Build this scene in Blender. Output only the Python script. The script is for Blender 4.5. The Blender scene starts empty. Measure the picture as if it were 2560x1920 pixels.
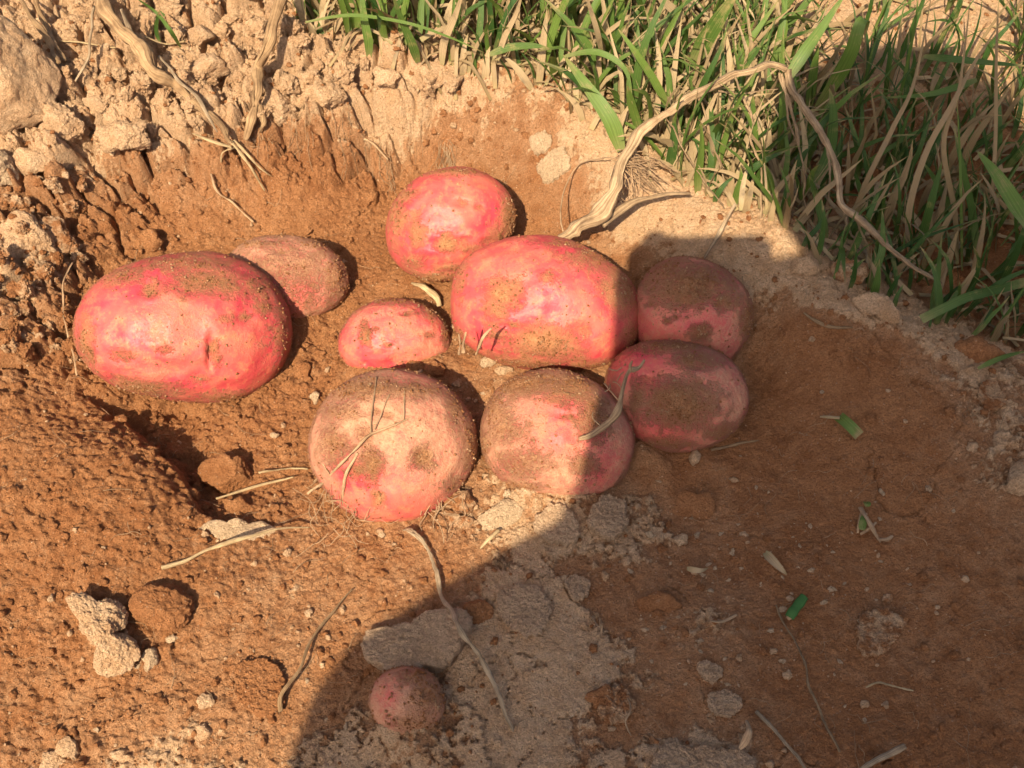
import bpy, math, random
import numpy as np
from mathutils import Vector, Matrix

random.seed(7)
RNG = np.random.RandomState(11)
sc = bpy.context.scene
COL = sc.collection

# ------------------------------------------------------------------ camera, sky, sun
W, Hh = 2212.0, 1659.0            # units in which places in the photograph were measured
HFOV = math.radians(50)
F = (W / 2) / math.tan(HFOV / 2)
DIST, PITCH = 0.65, math.radians(55)
CAM = np.array([0.0, -DIST * math.cos(PITCH), DIST * math.sin(PITCH)])
FWD = np.array([0.0, math.cos(PITCH), -math.sin(PITCH)])
RIGHT = np.array([1.0, 0.0, 0.0])
UP = np.cross(RIGHT, FWD)

cd = bpy.data.cameras.new('camera')
cam = bpy.data.objects.new('camera', cd)
COL.objects.link(cam)
cam.location = CAM
cam.rotation_euler = (math.pi / 2 - PITCH, 0, 0)
cd.sensor_width = 36
cd.lens = 18 / math.tan(HFOV / 2)
cd.clip_start = 0.005
cd.clip_end = 500
sc.camera = cam


def ray(u, v):
    d = FWD + RIGHT * ((u - W / 2) / F) + UP * ((Hh / 2 - v) / F)
    return d / np.linalg.norm(d)


SUN_DIR = ray(1575, 640)          # the way the light travels
elev = math.asin(-SUN_DIR[2])
azim = math.atan2(-SUN_DIR[0], -SUN_DIR[1])
sd = bpy.data.lights.new('sun', 'SUN')
sd.energy = 5.0
sd.angle = math.radians(0.45)
sd.color = (1.0, 0.865, 0.65)
so = bpy.data.objects.new('sun', sd)
so.rotation_euler = Vector(SUN_DIR).to_track_quat('-Z', 'Y').to_euler()
so.location = (-1, -3, 4)
COL.objects.link(so)

world = bpy.data.worlds.new('World')
sc.world = world
world.use_nodes = True
wn = world.node_tree
bg = wn.nodes['Background']
sky = wn.nodes.new('ShaderNodeTexSky')
sky.sky_type = 'NISHITA'
sky.sun_disc = False
sky.sun_elevation = elev
sky.sun_rotation = azim
sky.dust_density = 4.0
sky.air_density = 0.8
sky.ozone_density = 0.7
wn.links.new(sky.outputs[0], bg.inputs[0])
bg.inputs[1].default_value = 0.098
sc.view_settings.view_transform = 'Standard'
sc.view_settings.look = 'None'
sc.view_settings.gamma = 1.0
sc.view_settings.exposure = 0.70
try:
    sc.view_settings.use_curve_mapping = False
except Exception:
    pass


# ------------------------------------------------------------------ noise
def _h(ix, iy, iz, seed):
    h = (ix * 374761393 + iy * 668265263 + iz * 2147483647 + seed * 1274126177) & 0xffffffff
    h = ((h ^ (h >> 13)) * 1274126177) & 0xffffffff
    h = h ^ (h >> 16)
    return h


def _g(ix, iy, iz, fx, fy, fz, seed):
    h = _h(ix, iy, iz, seed)
    a = (h & 1023) * (2 * math.pi / 1024)
    z = ((h >> 10) & 1023) / 511.5 - 1
    r = np.sqrt(np.maximum(0, 1 - z * z))
    return fx * np.cos(a) * r + fy * np.sin(a) * r + fz * z


def perlin(P, scale, seed=0):
    P = np.asarray(P, dtype=np.float64) * scale + 100.37 + seed * 7.13
    I = np.floor(P).astype(np.int64)
    f = P - I
    w = f * f * f * (f * (f * 6 - 15) + 10)
    out = 0
    for dx in (0, 1):
        wx = w[:, 0] if dx else 1 - w[:, 0]
        for dy in (0, 1):
            wy = w[:, 1] if dy else 1 - w[:, 1]
            for dz in (0, 1):
                wz = w[:, 2] if dz else 1 - w[:, 2]
                out = out + wx * wy * wz * _g(I[:, 0] + dx, I[:, 1] + dy, I[:, 2] + dz,
                                              f[:, 0] - dx, f[:, 1] - dy, f[:, 2] - dz, seed)
    return out * 1.6


def perlin2(x, y, scale, seed=0):
    X = x * scale + 57.31 + seed * 3.77
    Y = y * scale + 91.17 + seed * 5.31
    ix = np.floor(X).astype(np.int64); iy = np.floor(Y).astype(np.int64)
    fx = X - ix; fy = Y - iy
    wx = fx * fx * fx * (fx * (fx * 6 - 15) + 10); wy = fy * fy * fy * (fy * (fy * 6 - 15) + 10)
    def g(a, b, p, q):
        an = (_h(a, b, 0, seed) & 4095) * (2 * math.pi / 4096)
        return p * np.cos(an) + q * np.sin(an)
    return 1.5 * ((1 - wy) * ((1 - wx) * g(ix, iy, fx, fy) + wx * g(ix + 1, iy, fx - 1, fy))
                  + wy * ((1 - wx) * g(ix, iy + 1, fx, fy - 1) + wx * g(ix + 1, iy + 1, fx - 1, fy - 1)))


def fbm2(x, y, scale, octv=4, seed=0, gain=0.5):
    s, a, t = 0, 1, 0
    for o in range(octv):
        s = s + a * perlin2(x, y, scale * 2 ** o, seed + o)
        t += a; a *= gain
    return s / t


def fbm(P, scale, octv=4, seed=0, gain=0.5):
    s, a, t = 0, 1, 0
    for o in range(octv):
        s = s + a * perlin(P, scale * 2 ** o, seed + o)
        t += a; a *= gain
    return s / t


def worley2(x, y, scale, seed=0):
    """F1, F2 and a random value of the nearest cell"""
    X = x * scale + 31.7; Y = y * scale + 13.9
    ix = np.floor(X).astype(np.int64); iy = np.floor(Y).astype(np.int64)
    f1 = np.full(X.shape, 9.0); f2 = np.full(X.shape, 9.0); rv = np.zeros(X.shape)
    for dx in (-1, 0, 1):
        for dy in (-1, 0, 1):
            h = _h(ix + dx, iy + dy, 0, seed)
            px = ix + dx + (h & 1023) / 1024.0
            py = iy + dy + ((h >> 10) & 1023) / 1024.0
            d = np.hypot(X - px, Y - py)
            r = ((h >> 20) & 1023) / 1023.0
            near = d < f1
            f2 = np.where(near, f1, np.minimum(f2, d))
            rv = np.where(near, r, rv)
            f1 = np.where(near, d, f1)
    return f1, f2, rv


def sstep(a, b, x):
    t = np.clip((x - a) / (b - a), 0, 1)
    return t * t * (3 - 2 * t)


# ------------------------------------------------------------------ the lie of the land
def on_z(u, v, z):
    d = ray(u, v)
    return CAM + d * ((z - CAM[2]) / d[2])


HC = [  # u, v, height in cm
    (1100, 1400, 1.6), (700, 1600, 1.3), (1600, 1500, 2.0), (2150, 1550, 2.0), (2150, 1150, 3.2), (1850, 1150, 2.2),
    (1500, 1100, 0.9), (1700, 900, 2.2), (1850, 800, 4.2), (1780, 680, 5.4), (1600, 560, 4.6), (1700, 520, 5.2),
    (1500, 470, 4.6), (1300, 450, 3.6), (1340, 345, 5.8), (1200, 380, 4.0), (1180, 240, 6.2), (1040, 280, 4.2),
    (1020, 185, 6.6), (880, 160, 7.0), (920, 330, 2.2), (780, 330, 2.4), (740, 230, 5.6), (620, 330, 3.0), (600, 250, 6.2),
    (420, 300, 5.4), (520, 450, 1.6), (320, 420, 2.8), (220, 330, 5.0), (100, 330, 6.2), (60, 180, 7.0), (400, 100, 7.2),
    (700, 80, 7.0), (170, 520, 3.0), (40, 560, 4.4), (30, 720, 4.0), (110, 820, 2.8), (150, 960, 3.6), (250, 1080, 3.8),
    (330, 1180, 3.2), (60, 1200, 3.6), (270, 890, 0.3), (340, 940, -0.3), (410, 1010, 0.0), (470, 1090, 0.9), (300, 980, 2.8),
    (370, 1080, 2.6), (560, 920, 0.0), (620, 800, -0.4), (700, 720, -0.4), (800, 600, 0.2), (900, 700, -0.2), (560, 1120, 1.2),
    (400, 1320, 2.1), (200, 1500, 2.0), (60, 1620, 1.6), (650, 1250, 1.6), (650, 1000, 0.2), (1010, 800, 0.8),
    (1000, 1090, 0.9), (1200, 1130, 1.2), (1390, 1060, 1.0), (1640, 700, 3.0), (1650, 820, 1.8), (1340, 520, 2.6), (1180, 470, 1.6),
    (950, 1180, 1.2), (1960, 720, 4.9), (2090, 790, 4.6), (2200, 880, 4.4),
    (1500, 280, 4.6), (1650, 420, 4.2), (1800, 420, 3.0), (2100, 560, 2.2), (1950, 600, 2.6), (2000, 60, 3.6), (1500, 40, 5.0),
    (1000, 40, 6.4), (2150, 700, 2.6), (2200, 250, 3.0),
    (-500, 800, 4.5), (-500, 200, 6.5), (-600, 1700, 3.0), (2800, 900, 4), (2800, 200, 3.5), (2700, 1600, 3), (1100, 2200, 2),
    (300, -500, 6.5), (1500, -500, 5), (2500, -500, 4)]


class RBF:
    def __init__(self, pts, vals, c=0.012, reg=1e-4):
        self.p = np.array(pts); self.c = c
        n = len(pts)
        d = np.hypot(self.p[:, None, 0] - self.p[None, :, 0], self.p[:, None, 1] - self.p[None, :, 1])
        A = -np.sqrt(d * d + c * c) + 3.0
        A += np.eye(n) * reg
        M = np.zeros((n + 1, n + 1)); M[:n, :n] = A; M[:n, n] = 1; M[n, :n] = 1
        self.w = np.linalg.solve(M, np.append(np.array(vals), 0))

    def __call__(self, x, y):
        s = np.full(np.shape(x), self.w[-1])
        for (px, py), w in zip(self.p, self.w[:-1]):
            s = s + w * (3.0 - np.sqrt((x - px) ** 2 + (y - py) ** 2 + self.c ** 2))
        return s


hpts = [on_z(u, v, z * 0.01) for u, v, z in HC]
base_rbf = RBF([(p[0], p[1]) for p in hpts], [z * 0.01 for _, _, z in HC], c=0.012, reg=2e-3)


def map_rbf(ctrl, c=0.006):
    """a map over the ground from values noted at places in the photograph"""
    pp = []
    for u, v, _ in ctrl:
        z = 0.025
        for _k in range(4):
            p = on_z(u, v, z)
            z = float(np.clip(base_rbf(np.array([p[0]]), np.array([p[1]]))[0], -0.01, 0.08))
        pp.append((p[0], p[1]))
    return RBF(pp, [w for _, _, w in ctrl], c=c, reg=1e-3)


ROUGH = [(60, 150, .8), (300, 120, 1), (500, 150, 1), (700, 120, .9), (850, 170, .8), (1000, 190, .6), (1200, 240, .4), (400, 280, 1),
         (150, 330, 1), (60, 420, 1), (250, 420, .9), (100, 560, 1), (200, 650, .7), (60, 720, .9), (600, 300, .8), (750, 230, .9), (740, 330, .6),
         (450, 420, .45), (650, 430, .5), (900, 300, .25), (1050, 300, .15), (1200, 400, .15), (1150, 470, .2),
         (1400, 480, .3), (1600, 500, .35), (100, 900, .45), (200, 1100, .5), (60, 1250, .5), (400, 1150, .45), (330, 900, .6), (400, 1000, .6),
         (560, 950, .5), (700, 750, .6), (640, 800, .6), (600, 1130, .5), (300, 1330, .5), (500, 1400, .4), (700, 1250, .35), (200, 1500, .55),
         (60, 1620, .6), (400, 1600, .5), (600, 1550, .35), (1000, 1200, .35), (1100, 1400, .14), (1400, 1200, .2), (1700, 800, .16), (1900, 850, .15),
         (1700, 1100, .15), (2100, 1100, .2), (1700, 1400, .18), (2100, 1500, .18), (1400, 1600, .15), (900, 1600, .15), (1950, 700, .4),
         (2000, 100, .15), (1850, 400, .4), (1500, 200, .4), (2800, 900, .4), (-500, 800, .8), (300, -400, .6), (1500, -400, .3), (1000, 2200, .4)]
PALE = [(60, 150, 1), (200, 80, 1), (500, 100, 1), (640, 150, 1), (400, 230, .9), (150, 260, .9), (60, 330, .7), (250, 330, .35), (330, 290, .55), (420, 330, .2),
        (560, 200, .9), (600, 290, .08), (650, 262, .12), (700, 225, .4), (700, 250, .1), (800, 225, .12), (560, 265, .25), (720, 290, .03), (830, 170, .9), (960, 165, .85), (1000, 210, .35), (900, 225, .15), (960, 212, .25), (1060, 260, .25), (1200, 230, .5), (1280, 280, .8),
        (1160, 300, .25), (1100, 360, .3), (1230, 420, .2), (850, 290, .03), (950, 330, .05), (520, 380, .2), (620, 450, .1), (60, 500, .6), (40, 420, .3), (130, 560, .5), (150, 430, .25),
        (40, 650, .55), (150, 700, .2), (300, 480, .1), (700, 600, .1), (1350, 420, .65), (1450, 470, .75), (1550, 480, .8), (1650, 520, 1), (1720, 570, 1), (1500, 530, .7),
        (1620, 590, .8), (1700, 620, .55), (1780, 645, .8), (1860, 670, .8), (1930, 690, .8), (1760, 690, .1), (1650, 670, .4), (1660, 760, .25), (2080, 780, .7), (2190, 800, .5), (1350, 560, .3),
        (1900, 760, .02), (1700, 900, .05), (2000, 900, .08), (2080, 960, .4), (2190, 1040, .5), (1500, 1050, .12), (1600, 1200, .1), (1580, 1120, .3), (1500, 1180, .35),
        (1850, 1150, .1), (2050, 1150, .15), (1350, 1180, .62), (1420, 1150, .5), (1200, 1200, .62), (1120, 1180, .66), (1150, 1290, .8), (1050, 1330, .85), (1220, 1330, .85), (1080, 1400, .8), (1180, 1420, .9), (1100, 1500, .8),
        (1250, 1400, .7), (1300, 1420, .62), (1380, 1440, .5), (1290, 1360, .55), (1270, 1280, .25), (1350, 1300, .3), (1450, 1290, .2), (1550, 1300, .45), (1500, 1340, .48), (1420, 1460, .5), (1420, 1400, .38), (1300, 1500, .6), (1200, 1550, .72), (1250, 1600, .55), (1150, 1640, .8), (1050, 1600, .7),
        (1350, 1560, .25), (1360, 1620, .4), (1560, 1510, .4), (1600, 1420, .3), (1700, 1500, .12), (1500, 1640, .8), (1430, 1640, .75), (1620, 1640, .5), (1450, 1520, .2), (1800, 1600, .1), (2100, 1600, .06), (1900, 1350, .35), (1950, 1300, .25),
        (1800, 1300, .15), (2100, 1300, .2), (2150, 1450, .2), (980, 1500, .6), (1000, 1420, .75), (970, 1590, .5), (760, 1560, .5), (720, 1640, .65), (720, 1520, .35), (820, 1620, .55), (780, 1440, .2), (900, 1640, .6),
        (1000, 1180, .3), (900, 1250, .35), (750, 1300, .35), (800, 1200, .2), (650, 1350, .4), (1000, 1290, .35), (600, 1450, .35), (400, 1400, .25), (550, 1250, .3), (350, 1580, .4), (330, 1650, .7), (500, 1600, .38), (600, 1640, .4),
        (100, 1400, .2), (150, 1100, .1), (60, 900, .12), (400, 1150, .12), (60, 1300, .15), (60, 1600, .3), (200, 1600, .3), (560, 1000, .1), (650, 850, .1), (1010, 800, .3), (620, 1120, .25),
        (950, 1110, .45), (1100, 1100, .5),
        (2000, 60, .95), (1900, 150, .95), (1950, 230, .3), (2150, 60, .95), (1850, 320, .2), (1850, 420, .05), (1950, 500, .02), (2080, 450, .05), (1700, 400, .5), (1500, 250, .4), (1200, 100, .3), (2000, 600, .1), (2150, 650, .15),
        (800, 50, .5), (2800, 900, .4), (-500, 800, .3), (-400, 200, .9), (300, -400, .9), (2000, -400, .9), (1000, 2200, .4)]
rough_rbf = map_rbf(ROUGH, 0.010)
pale_rbf = map_rbf(PALE, 0.004)


def axis(lo, hi, step, far, n):
    core = np.arange(lo, hi + step / 2, step)
    k = (far / step) ** (1.0 / n)
    inc = step * np.cumsum(k ** np.arange(1, n + 1)) ** 1.0
    inc = inc * far / inc[-1]
    inc = np.maximum.accumulate(np.maximum(inc, step * np.arange(1, n + 1)))
    return np.concatenate([(lo - inc)[::-1], core, core[-1] + inc])


GX = axis(-0.43, 0.45, 0.00095, 30.0, 44)
GY = axis(-0.235, 0.40, 0.00085, 30.0, 44)


def coarse(rbf):
    cx = np.concatenate([[-60], np.arange(-0.7, 0.7001, 0.005), [60]])
    cy = np.concatenate([[-60], np.arange(-0.5, 0.7001, 0.005), [60]])
    X, Y = np.meshgrid(np.clip(cx, -0.7, 0.7), np.clip(cy, -0.5, 0.7))
    V = rbf(X, Y)
    return cx, cy, V


def bil(cx, cy, V, x, y):
    i = np.clip(np.searchsorted(cx, x) - 1, 0, len(cx) - 2)
    j = np.clip(np.searchsorted(cy, y) - 1, 0, len(cy) - 2)
    tx = (x - cx[i]) / (cx[i + 1] - cx[i]); ty = (y - cy[j]) / (cy[j + 1] - cy[j])
    return ((1 - ty) * ((1 - tx) * V[j, i] + tx * V[j, i + 1]) + ty * ((1 - tx) * V[j + 1, i] + tx * V[j + 1, i + 1]))


cB = coarse(base_rbf); cR = coarse(rough_rbf); cP = coarse(pale_rbf)
X, Y = np.meshgrid(GX, GY)
X = X.ravel(); Y = Y.ravel()
wx_ = X + 0.004 * perlin2(X, Y, 60, 3) ; wy_ = Y + 0.004 * perlin2(X, Y, 60, 4)
R = np.clip(bil(*cR, X, Y), 0.08, 1.05)
PA = bil(*cP, X, Y)
out_ = np.maximum(np.maximum(X - .45, -.43 - X), np.maximum(Y - .40, -.235 - Y))
fade = 1 - sstep(.0, .14, out_)            # fine relief only where the mesh is fine enough to carry it
R = R * fade
Z = np.clip(bil(*cB, X, Y), -0.012, 0.09)
Z = Z + 0.0045 * fbm2(X, Y, 22, 3, 5) * (0.3 + R)
# crumbs and clods at several sizes
f1, f2, rv = worley2(wx_, wy_, 52, 1)
clod = np.sqrt(np.clip(1 - (f1 / 0.75) ** 2, 0, 1)) * (rv ** 1.2)
Z += 0.016 * clod * sstep(.55, 1.0, R) * (perlin2(X, Y, 18, 9) > -0.25)
edge = np.clip((f2 - f1) / 0.22, 0, 1)
Z -= 0.013 * (1 - edge) * sstep(.5, .95, R)
f1, f2, rv = worley2(wx_ + 0.0015 * perlin2(X, Y, 300, 6), wy_, 120, 2)
Z += 0.0042 * np.sqrt(np.clip(1 - (f1 / 0.7) ** 2, 0, 1)) * rv ** 1.5 * sstep(.25, .9, R)
Z -= 0.002 * (1 - np.clip((f2 - f1) / 0.25, 0, 1)) * sstep(.3, .9, R)
f1, f2, rv = worley2(wx_ + 0.0012 * perlin2(X, Y, 500, 6), wy_ + 0.0012 * perlin2(X, Y, 500, 7), 230, 3)
Z += 0.0013 * np.sqrt(np.clip(1 - (f1 / 0.65) ** 2, 0, 1)) * rv ** 2 * sstep(.05, .6, R)
f1, f2, rv = worley2(X, Y, 420, 4)
Z += 0.0017 * np.sqrt(np.clip(1 - (f1 / 0.6) ** 2, 0, 1)) * fade * rv ** 3 * (0.25 + 0.8 * sstep(.0, .6, R))
n5 = fbm2(X, Y, 300, 3, 21, 0.75)
Z += 0.0022 * n5 * (0.30 + .8 * R) * fade
Z += 0.0046 * fbm2(X + .003 * perlin2(X, Y, 120, 77), Y, 130, 4, 61, .8) * (0.08 + R) * fade
# small pits where R is high
pit = perlin2(X, Y, 140, 31) * perlin2(X, Y, 90, 32)
Z -= 0.008 * np.clip(pit - 0.16, 0, 1) * sstep(.3, .8, R) * 2
# thin raised crust where the soil is pale
pn = PA - .005 + 0.50 * fbm2(X, Y, 60, 6, 41, 0.80) * fade
pn = pn * fade + (1 - fade) * (.42 + .3 * fbm2(X, Y, 5, 2, 44))
crust = sstep(0.5, 0.535, pn) * fade
Z += 0.0019 * crust * (1 - sstep(.5, .9, R))
# hairline cracks in the crust
f1, f2, rv = worley2(wx_ + .003 * perlin2(X, Y, 180, 8) + .0012 * perlin2(X, Y, 500, 18), wy_ + .003 * perlin2(X, Y, 180, 9) + .0012 * perlin2(X, Y, 500, 19), 34, 8)
Z += .0020 * (rv - .5) * crust * (1 - sstep(.35, .6, R))
crk = (1 - np.clip((f2 - f1) / 0.020, 0, 1)) * crust * (perlin2(X, Y, 16, 51) > 0.08)
Z -= 0.0028 * crk
f1, f2, rv = worley2(wx_ + .002 * perlin2(X, Y, 200, 8), wy_ + .002 * perlin2(X, Y, 200, 9), 17, 12)
crk2 = (1 - np.clip((f2 - f1) / 0.013, 0, 1)) * (perlin2(X, Y, 11, 52) > 0.18) * (R < .5)
Z -= 0.0025 * crk2
# the furrow: a broken bank runs down from the largest potato
FUR = [(170, 840, 0), (235, 872, .009), (300, 935, .012), (360, 1000, .012), (420, 1062, .010), (470, 1110, .004), (500, 1150, 0)]
fw = np.array([on_z(u, v, .022)[:2] for u, v, _ in FUR]); fa = np.array([q for _, _, q in FUR])
best = np.full(X.shape, 9.0); sgn = np.zeros(X.shape); amp = np.zeros(X.shape)
xw = X + .008 * perlin2(X, Y, 42, 75) + .004 * perlin2(X, Y, 90, 71) + .002 * perlin2(X, Y, 260, 73); yw = Y + .004 * perlin2(X, Y, 90, 72) + .002 * perlin2(X, Y, 260, 74)
for i in range(len(fw) - 1):
    ex, ey = fw[i + 1] - fw[i]; LL = ex * ex + ey * ey
    tt = np.clip(((xw - fw[i, 0]) * ex + (yw - fw[i, 1]) * ey) / LL, 0, 1)
    dx = xw - fw[i, 0] - tt * ex; dy = yw - fw[i, 1] - tt * ey
    dd = np.hypot(dx, dy); nr_ = dd < best
    best = np.where(nr_, dd, best); sgn = np.where(nr_, np.sign(ex * dy - ey * dx), sgn); amp = np.where(nr_, fa[i] + tt * (fa[i + 1] - fa[i]), amp)
sd_ = best * sgn                      # positive on the far (upper right) side
Z = Z + amp * np.where(sd_ < 0, .75 * np.exp(-np.clip(-sd_, 0, 1) / .035), 0) * sstep(-.0, -.004, sd_) - amp * 1.1 * np.exp(-np.clip(sd_, 0, 1) / .020) * (sd_ >= -.001)
near_f = np.exp(-best / .018) * (amp > .001)
Z = Z + near_f * (.007 * fbm2(X, Y, 75, 5, 91, .7) + .004 * (np.sqrt(np.clip(1 - (worley2(xw, yw, 95, 17)[0] / .7) ** 2, 0, 1)) - .4))
# soil banked up against the potatoes
for (u, v, z_, r_) in ((400, 707, .028, .052), (625, 600, .018, .033), (852, 727, .012, .03), (973, 484, .034, .037), (1181, 655, .036, .05), (1495, 678, .038, .034),
                       (1461, 856, .030, .037), (1204, 938, .026, .039), (850, 964, .026, .041), (879, 1518, .022, .018)):
    q = on_z(u, v, z_)
    dd = np.hypot(X - q[0], Y - q[1] + .006) / (r_ * 1.12)
    Z = Z + .0075 * (1 + .9 * perlin2(X, Y, 45, 81)) * np.exp(-dd ** 4)
far = np.maximum(np.abs(X) - 0.5, np.abs(Y - 0.1) - 0.5)
Z = np.where(far > 0, Z * np.exp(-np.clip(far, 0, 3) * 1.0) + 0.03 * (1 - np.exp(-np.clip(far, 0, 3))) + 0.03 * perlin2(X, Y, 1.3, 3) * sstep(0, 2, far), Z)
ZG = Z.reshape(len(GY), len(GX))


def hz(x, y):
    return bil(GX, GY, ZG, np.atleast_1d(np.asarray(x, float)), np.atleast_1d(np.asarray(y, float)))


def hz1(x, y):
    return float(hz(x, y)[0])


_cbx = np.arange(-0.7, 0.7001, 0.005)


def hsm(x, y):
    """height without the crumbs"""
    return float(bil(*cB, np.array([x]), np.array([y]))[0])


def G(u, v, up=0.0, smooth=False):
    """where the sight line through (u, v) meets the ground (or a level `up` above it)"""
    d = ray(u, v)
    t = 0.35
    h = hsm if smooth else hz1
    prev = t
    while t < 3:
        p = CAM + d * t
        if p[2] - up <= h(p[0], p[1]):
            a, b = prev, t
            for _ in range(12):
                m = (a + b) / 2
                p = CAM + d * m
                if p[2] - up <= h(p[0], p[1]):
                    b = m
                else:
                    a = m
            return CAM + d * b
        prev = t
        t += 0.003
    return CAM + d * t


def proj(P):
    """world points to photograph coordinates"""
    Q = np.atleast_2d(P) - CAM
    z = Q @ FWD
    return W / 2 + F * (Q @ RIGHT) / z, Hh / 2 - F * (Q @ UP) / z


MPP = 1.0 / F                       # metres per unit at one metre


# ------------------------------------------------------------------ materials
def new_mat(name):
    m = bpy.data.materials.new(name)
    m.use_nodes = True
    nt = m.node_tree
    return m, nt, nt.nodes['Principled BSDF']


def N(nt, typ, **kw):
    n = nt.nodes.new(typ)
    for k, v in kw.items():
        if k.startswith('i_'):
            n.inputs[int(k[2:])].default_value = v
        else:
            setattr(n, k, v)
    return n


def noise_node(nt, vec, scale, detail=5, rough=0.6, dist=0.0):
    n = nt.nodes.new('ShaderNodeTexNoise')
    n.inputs['Scale'].default_value = scale
    n.inputs['Detail'].default_value = detail
    n.inputs['Roughness'].default_value = rough
    n.inputs['Distortion'].default_value = dist
    nt.links.new(vec, n.inputs['Vector'])
    return n.outputs['Fac']


def ramp(nt, fac, stops):
    r = nt.nodes.new('ShaderNodeValToRGB')
    el = r.color_ramp.elements
    while len(el) < len(stops):
        el.new(0.5)
    for e, (p, c) in zip(el, stops):
        e.position = p
        e.color = (c, c, c, 1) if not hasattr(c, '__len__') else (*c, 1)
    nt.links.new(fac, r.inputs[0])
    return r.outputs[0]


def mixc(nt, fac, a, b, mode='MIX'):
    m = nt.nodes.new('ShaderNodeMix')
    m.data_type = 'RGBA'
    m.blend_type = mode
    for s, x in ((0, fac), (6, a), (7, b)):
        if hasattr(x, 'is_output') or isinstance(x, bpy.types.NodeSocket):
            nt.links.new(x, m.inputs[s])
        elif hasattr(x, '__len__'):
            m.inputs[s].default_value = (*x, 1)
        else:
            m.inputs[s].default_value = x
    return m.outputs[2]


def mth(nt, op, a, b=0.0, c=None, clamp=False):
    m = nt.nodes.new('ShaderNodeMath')
    m.operation = op
    m.use_clamp = clamp
    for s, x in ((0, a), (1, b), (2, c)):
        if x is None:
            continue
        if isinstance(x, bpy.types.NodeSocket):
            nt.links.new(x, m.inputs[s])
        else:
            m.inputs[s].default_value = x
    return m.outputs[0]


def bump(nt, bsdf, h, dist, strength=1.0, prev=None):
    b = nt.nodes.new('ShaderNodeBump')
    b.inputs['Strength'].default_value = strength
    b.inputs['Distance'].default_value = dist
    nt.links.new(h, b.inputs['Height'])
    if prev is not None:
        nt.links.new(prev, b.inputs['Normal'])
    nt.links.new(b.outputs[0], bsdf.inputs['Normal'])
    return b.outputs[0]


BROWN_A, BROWN_B = (0.395, 0.160, 0.060), (0.57, 0.265, 0.112)
PALE_A, PALE_B = (0.73, 0.440, 0.235), (0.84, 0.565, 0.335)


def soil_material(name, use_attr=True, pale=0.0, tint=None):
    m, nt, b = new_mat(name)
    tc = nt.nodes.new('ShaderNodeNewGeometry')
    vec = tc.outputs['Position']
    n_big = noise_node(nt, vec, 14, 4, 0.6)
    n_mid = noise_node(nt, vec, 110, 5, 0.65)
    n_fine = noise_node(nt, vec, 900, 4, 0.7)
    brown = mixc(nt, ramp(nt, mth(nt, 'ADD', mth(nt, 'MULTIPLY', n_mid, .6), mth(nt, 'MULTIPLY', n_big, .4)), [(0.36, 0), (0.64, 1)]), BROWN_A, BROWN_B)
    palec = mixc(nt, ramp(nt, n_mid, [(0.35, 0), (0.65, 1)]), PALE_A, PALE_B)
    if use_attr:
        at = nt.nodes.new('ShaderNodeAttribute'); at.attribute_name = 'pale'
        p = mth(nt, 'ADD', at.outputs['Fac'], mth(nt, 'MULTIPLY', mth(nt, 'SUBTRACT', noise_node(nt, vec, 260, 5, .7), .5), .35))
        fac = ramp(nt, p, [(0.46, 0), (0.53, 1)])
        # dust lying thinly on the brown too
        thin = mth(nt, 'MULTIPLY', ramp(nt, p, [(0.12, 0), (0.5, 1)]), 0.34)
        fac = mth(nt, 'MAXIMUM', fac, thin)
        col = mixc(nt, fac, brown, palec)
    else:
        f = ramp(nt, mth(nt, 'ADD', noise_node(nt, vec, 160, 4, .65), pale - 0.5), [(0.42, 0), (0.58, 1)])
        col = mixc(nt, f, brown, palec)
    if tint:
        col = mixc(nt, 0.55, col, tint)
    # grains: light and dark specks
    vo = nt.nodes.new('ShaderNodeTexVoronoi'); vo.inputs['Scale'].default_value = 620
    nt.links.new(vec, vo.inputs['Vector'])
    gr = ramp(nt, vo.outputs['Distance'], [(0.0, 1), (0.35, 0)])
    rnd = nt.nodes.new('ShaderNodeSeparateColor'); nt.links.new(vo.outputs['Color'], rnd.inputs[0])
    lite = mth(nt, 'MULTIPLY', gr, ramp(nt, rnd.outputs[0], [(0.86, 0), (0.90, 1)]))
    col = mixc(nt, mth(nt, 'MULTIPLY', lite, .75), col, (0.72, 0.5, 0.33))
    col = mixc(nt, 1.0, col, ramp(nt, n_fine, [(0.3, (.74, .70, .66)), (0.7, (1.18, 1.18, 1.18))]), 'MULTIPLY')
    nt.links.new(col, b.inputs['Base Color'])
    b.inputs['Roughness'].default_value = 0.95
    b.inputs['Specular IOR Level'].default_value = 0.15
    nb = bump(nt, b, noise_node(nt, vec, 1000, 4, .75), 0.0022, 1.0)
    nb = bump(nt, b, noise_node(nt, vec, 420, 5, .75), 0.0040, 1.0, nb)
    bump(nt, b, gr, 0.0006, 0.7, nb)
    return m


M_soil = soil_material('soil')
M_clod_pale = soil_material('dry_clod', False, 0.75)
M_clod_mid = soil_material('dusty_clod', False, 0.5)
M_clod_brown = soil_material('moist_clod', False, 0.25)
M_clod_white = soil_material('limy_clod', False, 1.0, (0.76, 0.57, 0.36))
M_crust = soil_material('dry_crust', False, 0.95, (0.68, 0.47, 0.30))


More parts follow.
